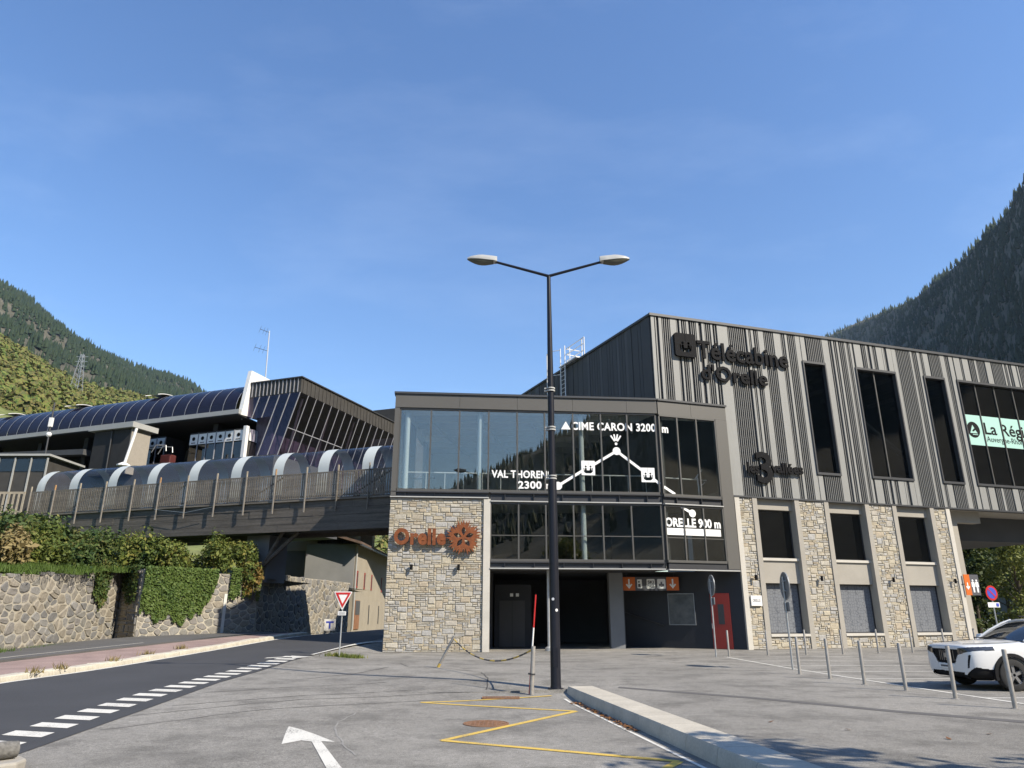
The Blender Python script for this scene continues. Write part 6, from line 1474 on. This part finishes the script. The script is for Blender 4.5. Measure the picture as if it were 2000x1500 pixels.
def region(c):
    x, y, z = c.x, abs(c.y), c.z
    if x > .25:
        if .45 < y and x > .34 and .735 + (y - .45) * .27 < z < .872 + (y - .45) * .13: return 'headlight.L' if c.y > 0 else 'headlight.R'
        if x > .6 and .54 < z < .85 and y < .30 + (z - .54) * .72: return 'grille'
        if x > .5 and z < .375 and y < .56 - (.375 - z) * .3: return 'lower_intake'
        if x > .40 and .60 < y and z < .50 - abs(y - .80) * .9: return 'corner_intake.L' if c.y > 0 else 'corner_intake.R'
        if x > .45 and .47 < z < .745 and abs(y - (.685 + (z - .47) * .22)) < .020: return 'running_light.L' if c.y > 0 else 'running_light.R'
    if z < .33: return 'lower_trim'
    return 'body'
parts_ = {}
for p in me.polygons: parts_.setdefault(region(p.center), []).append(tuple(p.vertices))
cv = [tuple(v.co) for v in me.vertices]; cn = [v.normal.copy() for v in me.vertices]
for key, fs in parts_.items():
    ids = {}; V = []; Fs = []; nm = key.split('.')[0]; dep = {'grille': .03, 'lower_intake': .04, 'corner_intake': .02, 'running_light': .012, 'headlight': -.004}.get(nm, 0)
    for f in fs:
        q = []
        for k in f:
            if k not in ids: ids[k] = len(V); V.append(tuple(Vector(cv[k]) - cn[k] * dep))
            q.append(ids[k])
        Fs.append(tuple(q))
    nme = bpy.data.meshes.new(nm); nme.from_pydata(V, [], Fs); nme.materials.append(M[{'body': 'carwhite', 'headlight': 'lens'}.get(nm, 'plastic')]); nme.shade_smooth(); nme.set_sharp_from_angle(angle=R(35))
    if nm == 'body': body.data = nme
    else:
        o = link(nm, nme, car)
        if nm == 'grille': grille = o
        if nm == 'headlight':
            sy = 1 if key.endswith('L') else -1
            for k in range(3):
                mb = MB(); t = k / 2; p = Vector((.845 - .16 * t, (.60 + .16 * t) * sy, .845 + .012 * t)); mb.tube(p - Vector((.05, 0, 0)), p + Vector((.03 - .012 * t, .02 * sy, 0)), .024, n=8); mb.build('lamp_unit', M['white_p'], o, world=False)
for co in cuts: bpy.data.objects.remove(co)
# cabin: windscreen, side glass, roof
M['carglass'] = pm('dark_car_glass', (.012, .015, .017), .06, var=.2, spec=.6, coat=.5)
nC = 9
def wpt(t, u):     # t 0 base .. 1 top, u -1..1 across
    y = u * (.75 + (.60 - .75) * t); x = -.36 - .86 * t - (.11 - .04 * t) * u * u; z = 1.045 + .43 * t + .035 * math.sin(math.pi * t) - .012 * u * u; return (x, y, z)
mb = MB(); mb.loft([[wpt(t, -1 + 2 * k / (nC - 1)) for k in range(nC)] for t in (0, .25, .5, .75, 1)], closed=False, caps=False); mb.build('windscreen', M['carglass'], car, world=False, fix=False, smooth=60)
for sy in (-1, 1):
    mb = MB(); bt = [(-.47, .775, 1.02), (-1.2, .79, 1.02), (-2.0, .79, 1.02), (-2.8, .775, 1.03), (-3.15, .74, 1.06)]; tp = [(-.62, .75, 1.12), (-1.3, .605, 1.465), (-2.0, .61, 1.49), (-2.7, .605, 1.46), (-3.0, .62, 1.32)]
    mb.loft([[(x, y * sy, z) for x, y, z in bt], [(x, y * sy, z) for x, y, z in tp]], closed=False, caps=False); mb.build('side_glass', M['carglass'], car, world=False, fix=False)
mb = MB(); mb.quad((-3.0, -.62, 1.32), (-3.0, .62, 1.32), (-3.2, .72, 1.04), (-3.2, -.72, 1.04)); mb.build('rear_glass', M['carglass'], car, world=False, fix=False)
mb = MB(); rows = []
for x, w, zt in ((-1.20, .615, 1.475), (-1.4, .63, 1.505), (-1.9, .64, 1.525), (-2.5, .64, 1.52), (-2.9, .63, 1.46), (-3.06, .63, 1.34)):
    rows.append([(x, -w, zt - .035), (x, -w * .85, zt - .005), (x, 0, zt + .015), (x, w * .85, zt - .005), (x, w, zt - .035), (x, w * .8, zt - .05), (x, -w * .8, zt - .05)])
mb.loft(rows); mb.build('roof', M['carwhite'], car, world=False, smooth=50)
for sy in (-1, 1):
    mb = MB(); mb.path([(-.47, sy * .765, 1.03), (-.78, sy * .715, 1.235), (-1.1, sy * .655, 1.40), (-1.32, sy * .615, 1.475)], .028, 8); mb.build('pillar', M['carwhite'], car, world=False, smooth=50)
    mb = MB(); mb.tube((-1.75, sy * .76, 1.02), (-1.85, sy * .63, 1.48), .045, n=6); mb.build('pillar', M['plastic'], car, world=False)
    mb = MB(); mb.path([(-1.55, sy * .63, 1.56), (-2.9, sy * .62, 1.53)], .02, 6); mb.build('roof_rail', M['plastic'], car, world=False)
    for x in (0.0, -2.6):
        rows = []
        for k in range(21):
            a = R(-14 + 208 * k / 20); ca, sa = math.cos(a), math.sin(a)
            rows.append([(x + ca * .385, sy * .86, .33 + sa * .385), (x + ca * .385, sy * .905, .33 + sa * .385), (x + ca * .455, sy * .90, .33 + sa * .455), (x + ca * .455, sy * .84, .33 + sa * .455)])
        mb = MB(); mb.loft(rows); mb.build('wheel_arch', M['plastic'], car, world=False, smooth=40)
        # wheel
        wm = MB(); steer = 0
        T = MB(); prof = [(.20, -.10), (.29, -.105), (.325, -.09), (.335, -.05), (.335, .05), (.325, .09), (.29, .105), (.20, .10)]
        rings_ = []
        for k in range(33):
            a = 2 * math.pi * k / 32; rings_.append([(x + r * math.cos(a), sy * (.79 + q), .335 + r * math.sin(a)) for r, q in prof])
        T.loft(rings_, closed=True, caps=False); tyre = T.build('wheel', M['tyre'], car, world=False, smooth=40)
        mb = MB(); mb.tube((x, sy * .80, .335), (x, sy * .83, .335), .21, n=28); mb.build('hub_dish', M['plastic'], tyre, world=False)
        for k in range(5):
            a = 2 * math.pi * k / 5 + .3; ca, sa = math.cos(a), math.sin(a); pt = lambda r, o, q: (x + r * ca - o * sa, sy * q, .335 + r * sa + o * ca)
            mb = MB(); mb.hexa([pt(.03, -.035, .83), pt(.03, .035, .83), pt(.21, -.045, .83), pt(.21, .045, .83), pt(.03, -.03, .875), pt(.03, .03, .875), pt(.21, -.035, .86), pt(.21, .035, .86)]); mb.build('spoke', M['alloy'], tyre, world=False)
        rr_ = []
        for k in range(29): a = 2 * math.pi * k / 28; rr_.append([(x + r * math.cos(a), sy * q, .335 + r * math.sin(a)) for r, q in ((.20, .83), (.20, .885), (.225, .89), (.225, .83))])
        mb = MB(); mb.loft(rr_, caps=False); mb.build('rim', M['alloy'], tyre, world=False, smooth=40)
    # side skirt, mirror, door line
    mb = MB(); mb.box(-2.18, -.42, sy * .86, sy * .905, .19, .36); mb.build('sill_trim', M['plastic'], car, world=False, bevel=.01)
    mb = MB(); mb.hexa([(-.62, sy * .80, 1.02), (-.80, sy * .80, 1.02), (-.58, sy * 1.0, 1.03), (-.78, sy * 1.0, 1.03), (-.64, sy * .84, 1.16), (-.78, sy * .84, 1.16), (-.62, sy * .99, 1.15), (-.76, sy * .99, 1.15)]); mb.build('mirror', M['carwhite'], car, world=False, bevel=.03)
    mb = MB(); mb.box(-.56, -.548, sy * .878, sy * .889, .36, .98); mb.build('door_gap', M['plastic'], car, world=False)
    mb = MB(); mb.tube((-1.3, sy * .90, .86), (-1.48, sy * .90, .87), .016, n=6); mb.build('door_handle', M['carwhite'], car, world=False)
for k in range(11):
    y = -.40 + .08 * k; zb_ = .60 if abs(y) < .28 else .66; xx = .915 - .13 * (y / .6) ** 2; mb = MB(); mb.box(xx - .02, xx + .004, y - .006, y + .006, zb_, .82); mb.build('grille_bar', M['alloy'], grille, world=False)
mb = MB(); mb.box(.89, .945, -.26, .26, .43, .53); npl = mb.build('number_plate', M['white_p'], car, world=False, bevel=.008)
mb = MB(); mb.box(.9451, .9455, -.2, .2, .46, .50); mb.build('plate_print', M['signgrey'], npl, world=False)
mb = MB(); mb.box(.88, .93, -.05, .05, .66, .76); mb.build('badge', M['alloy'], car, world=False, bevel=.01)
mb = MB(); mb.path([(-.36, -.72, 1.075), (-.34, -.2, 1.085), (-.34, .4, 1.085)], .012, 5); mb.build('wiper', M['plastic'], car, world=False)
mb = MB(); mb.path([(.80, -.50, .972), (.45, -.66, .982), (.0, -.72, 1.0), (-.34, -.735, 1.03)], .006, 4); mb.path([(.80, .50, .972), (.45, .66, .982), (.0, .72, 1.0), (-.34, .735, 1.03)], .006, 4); mb.build('bonnet_gap', M['plastic'], car, world=False)
# ------------------------------------------------------------------ valley haze
hm, hn, hl, hb = nt('valley_haze'); hn.remove(hb)
pv = hn.new('ShaderNodeVolumePrincipled'); pv.inputs['Color'].default_value = (.62, .80, 1.0, 1); pv.inputs['Density'].default_value = 0.000045; pv.inputs['Anisotropy'].default_value = 0.2
hl.new(pv.outputs[0], hn['Material Output'].inputs['Volume'])
mb = MB(); mb.box(-4700, 4700, -4700, 4700, -1.6, 1300)
hz = mb.build('haze', hm); tag(hz, 'thin blue valley haze between the viewer and the mountains', 'haze', kind='stuff')
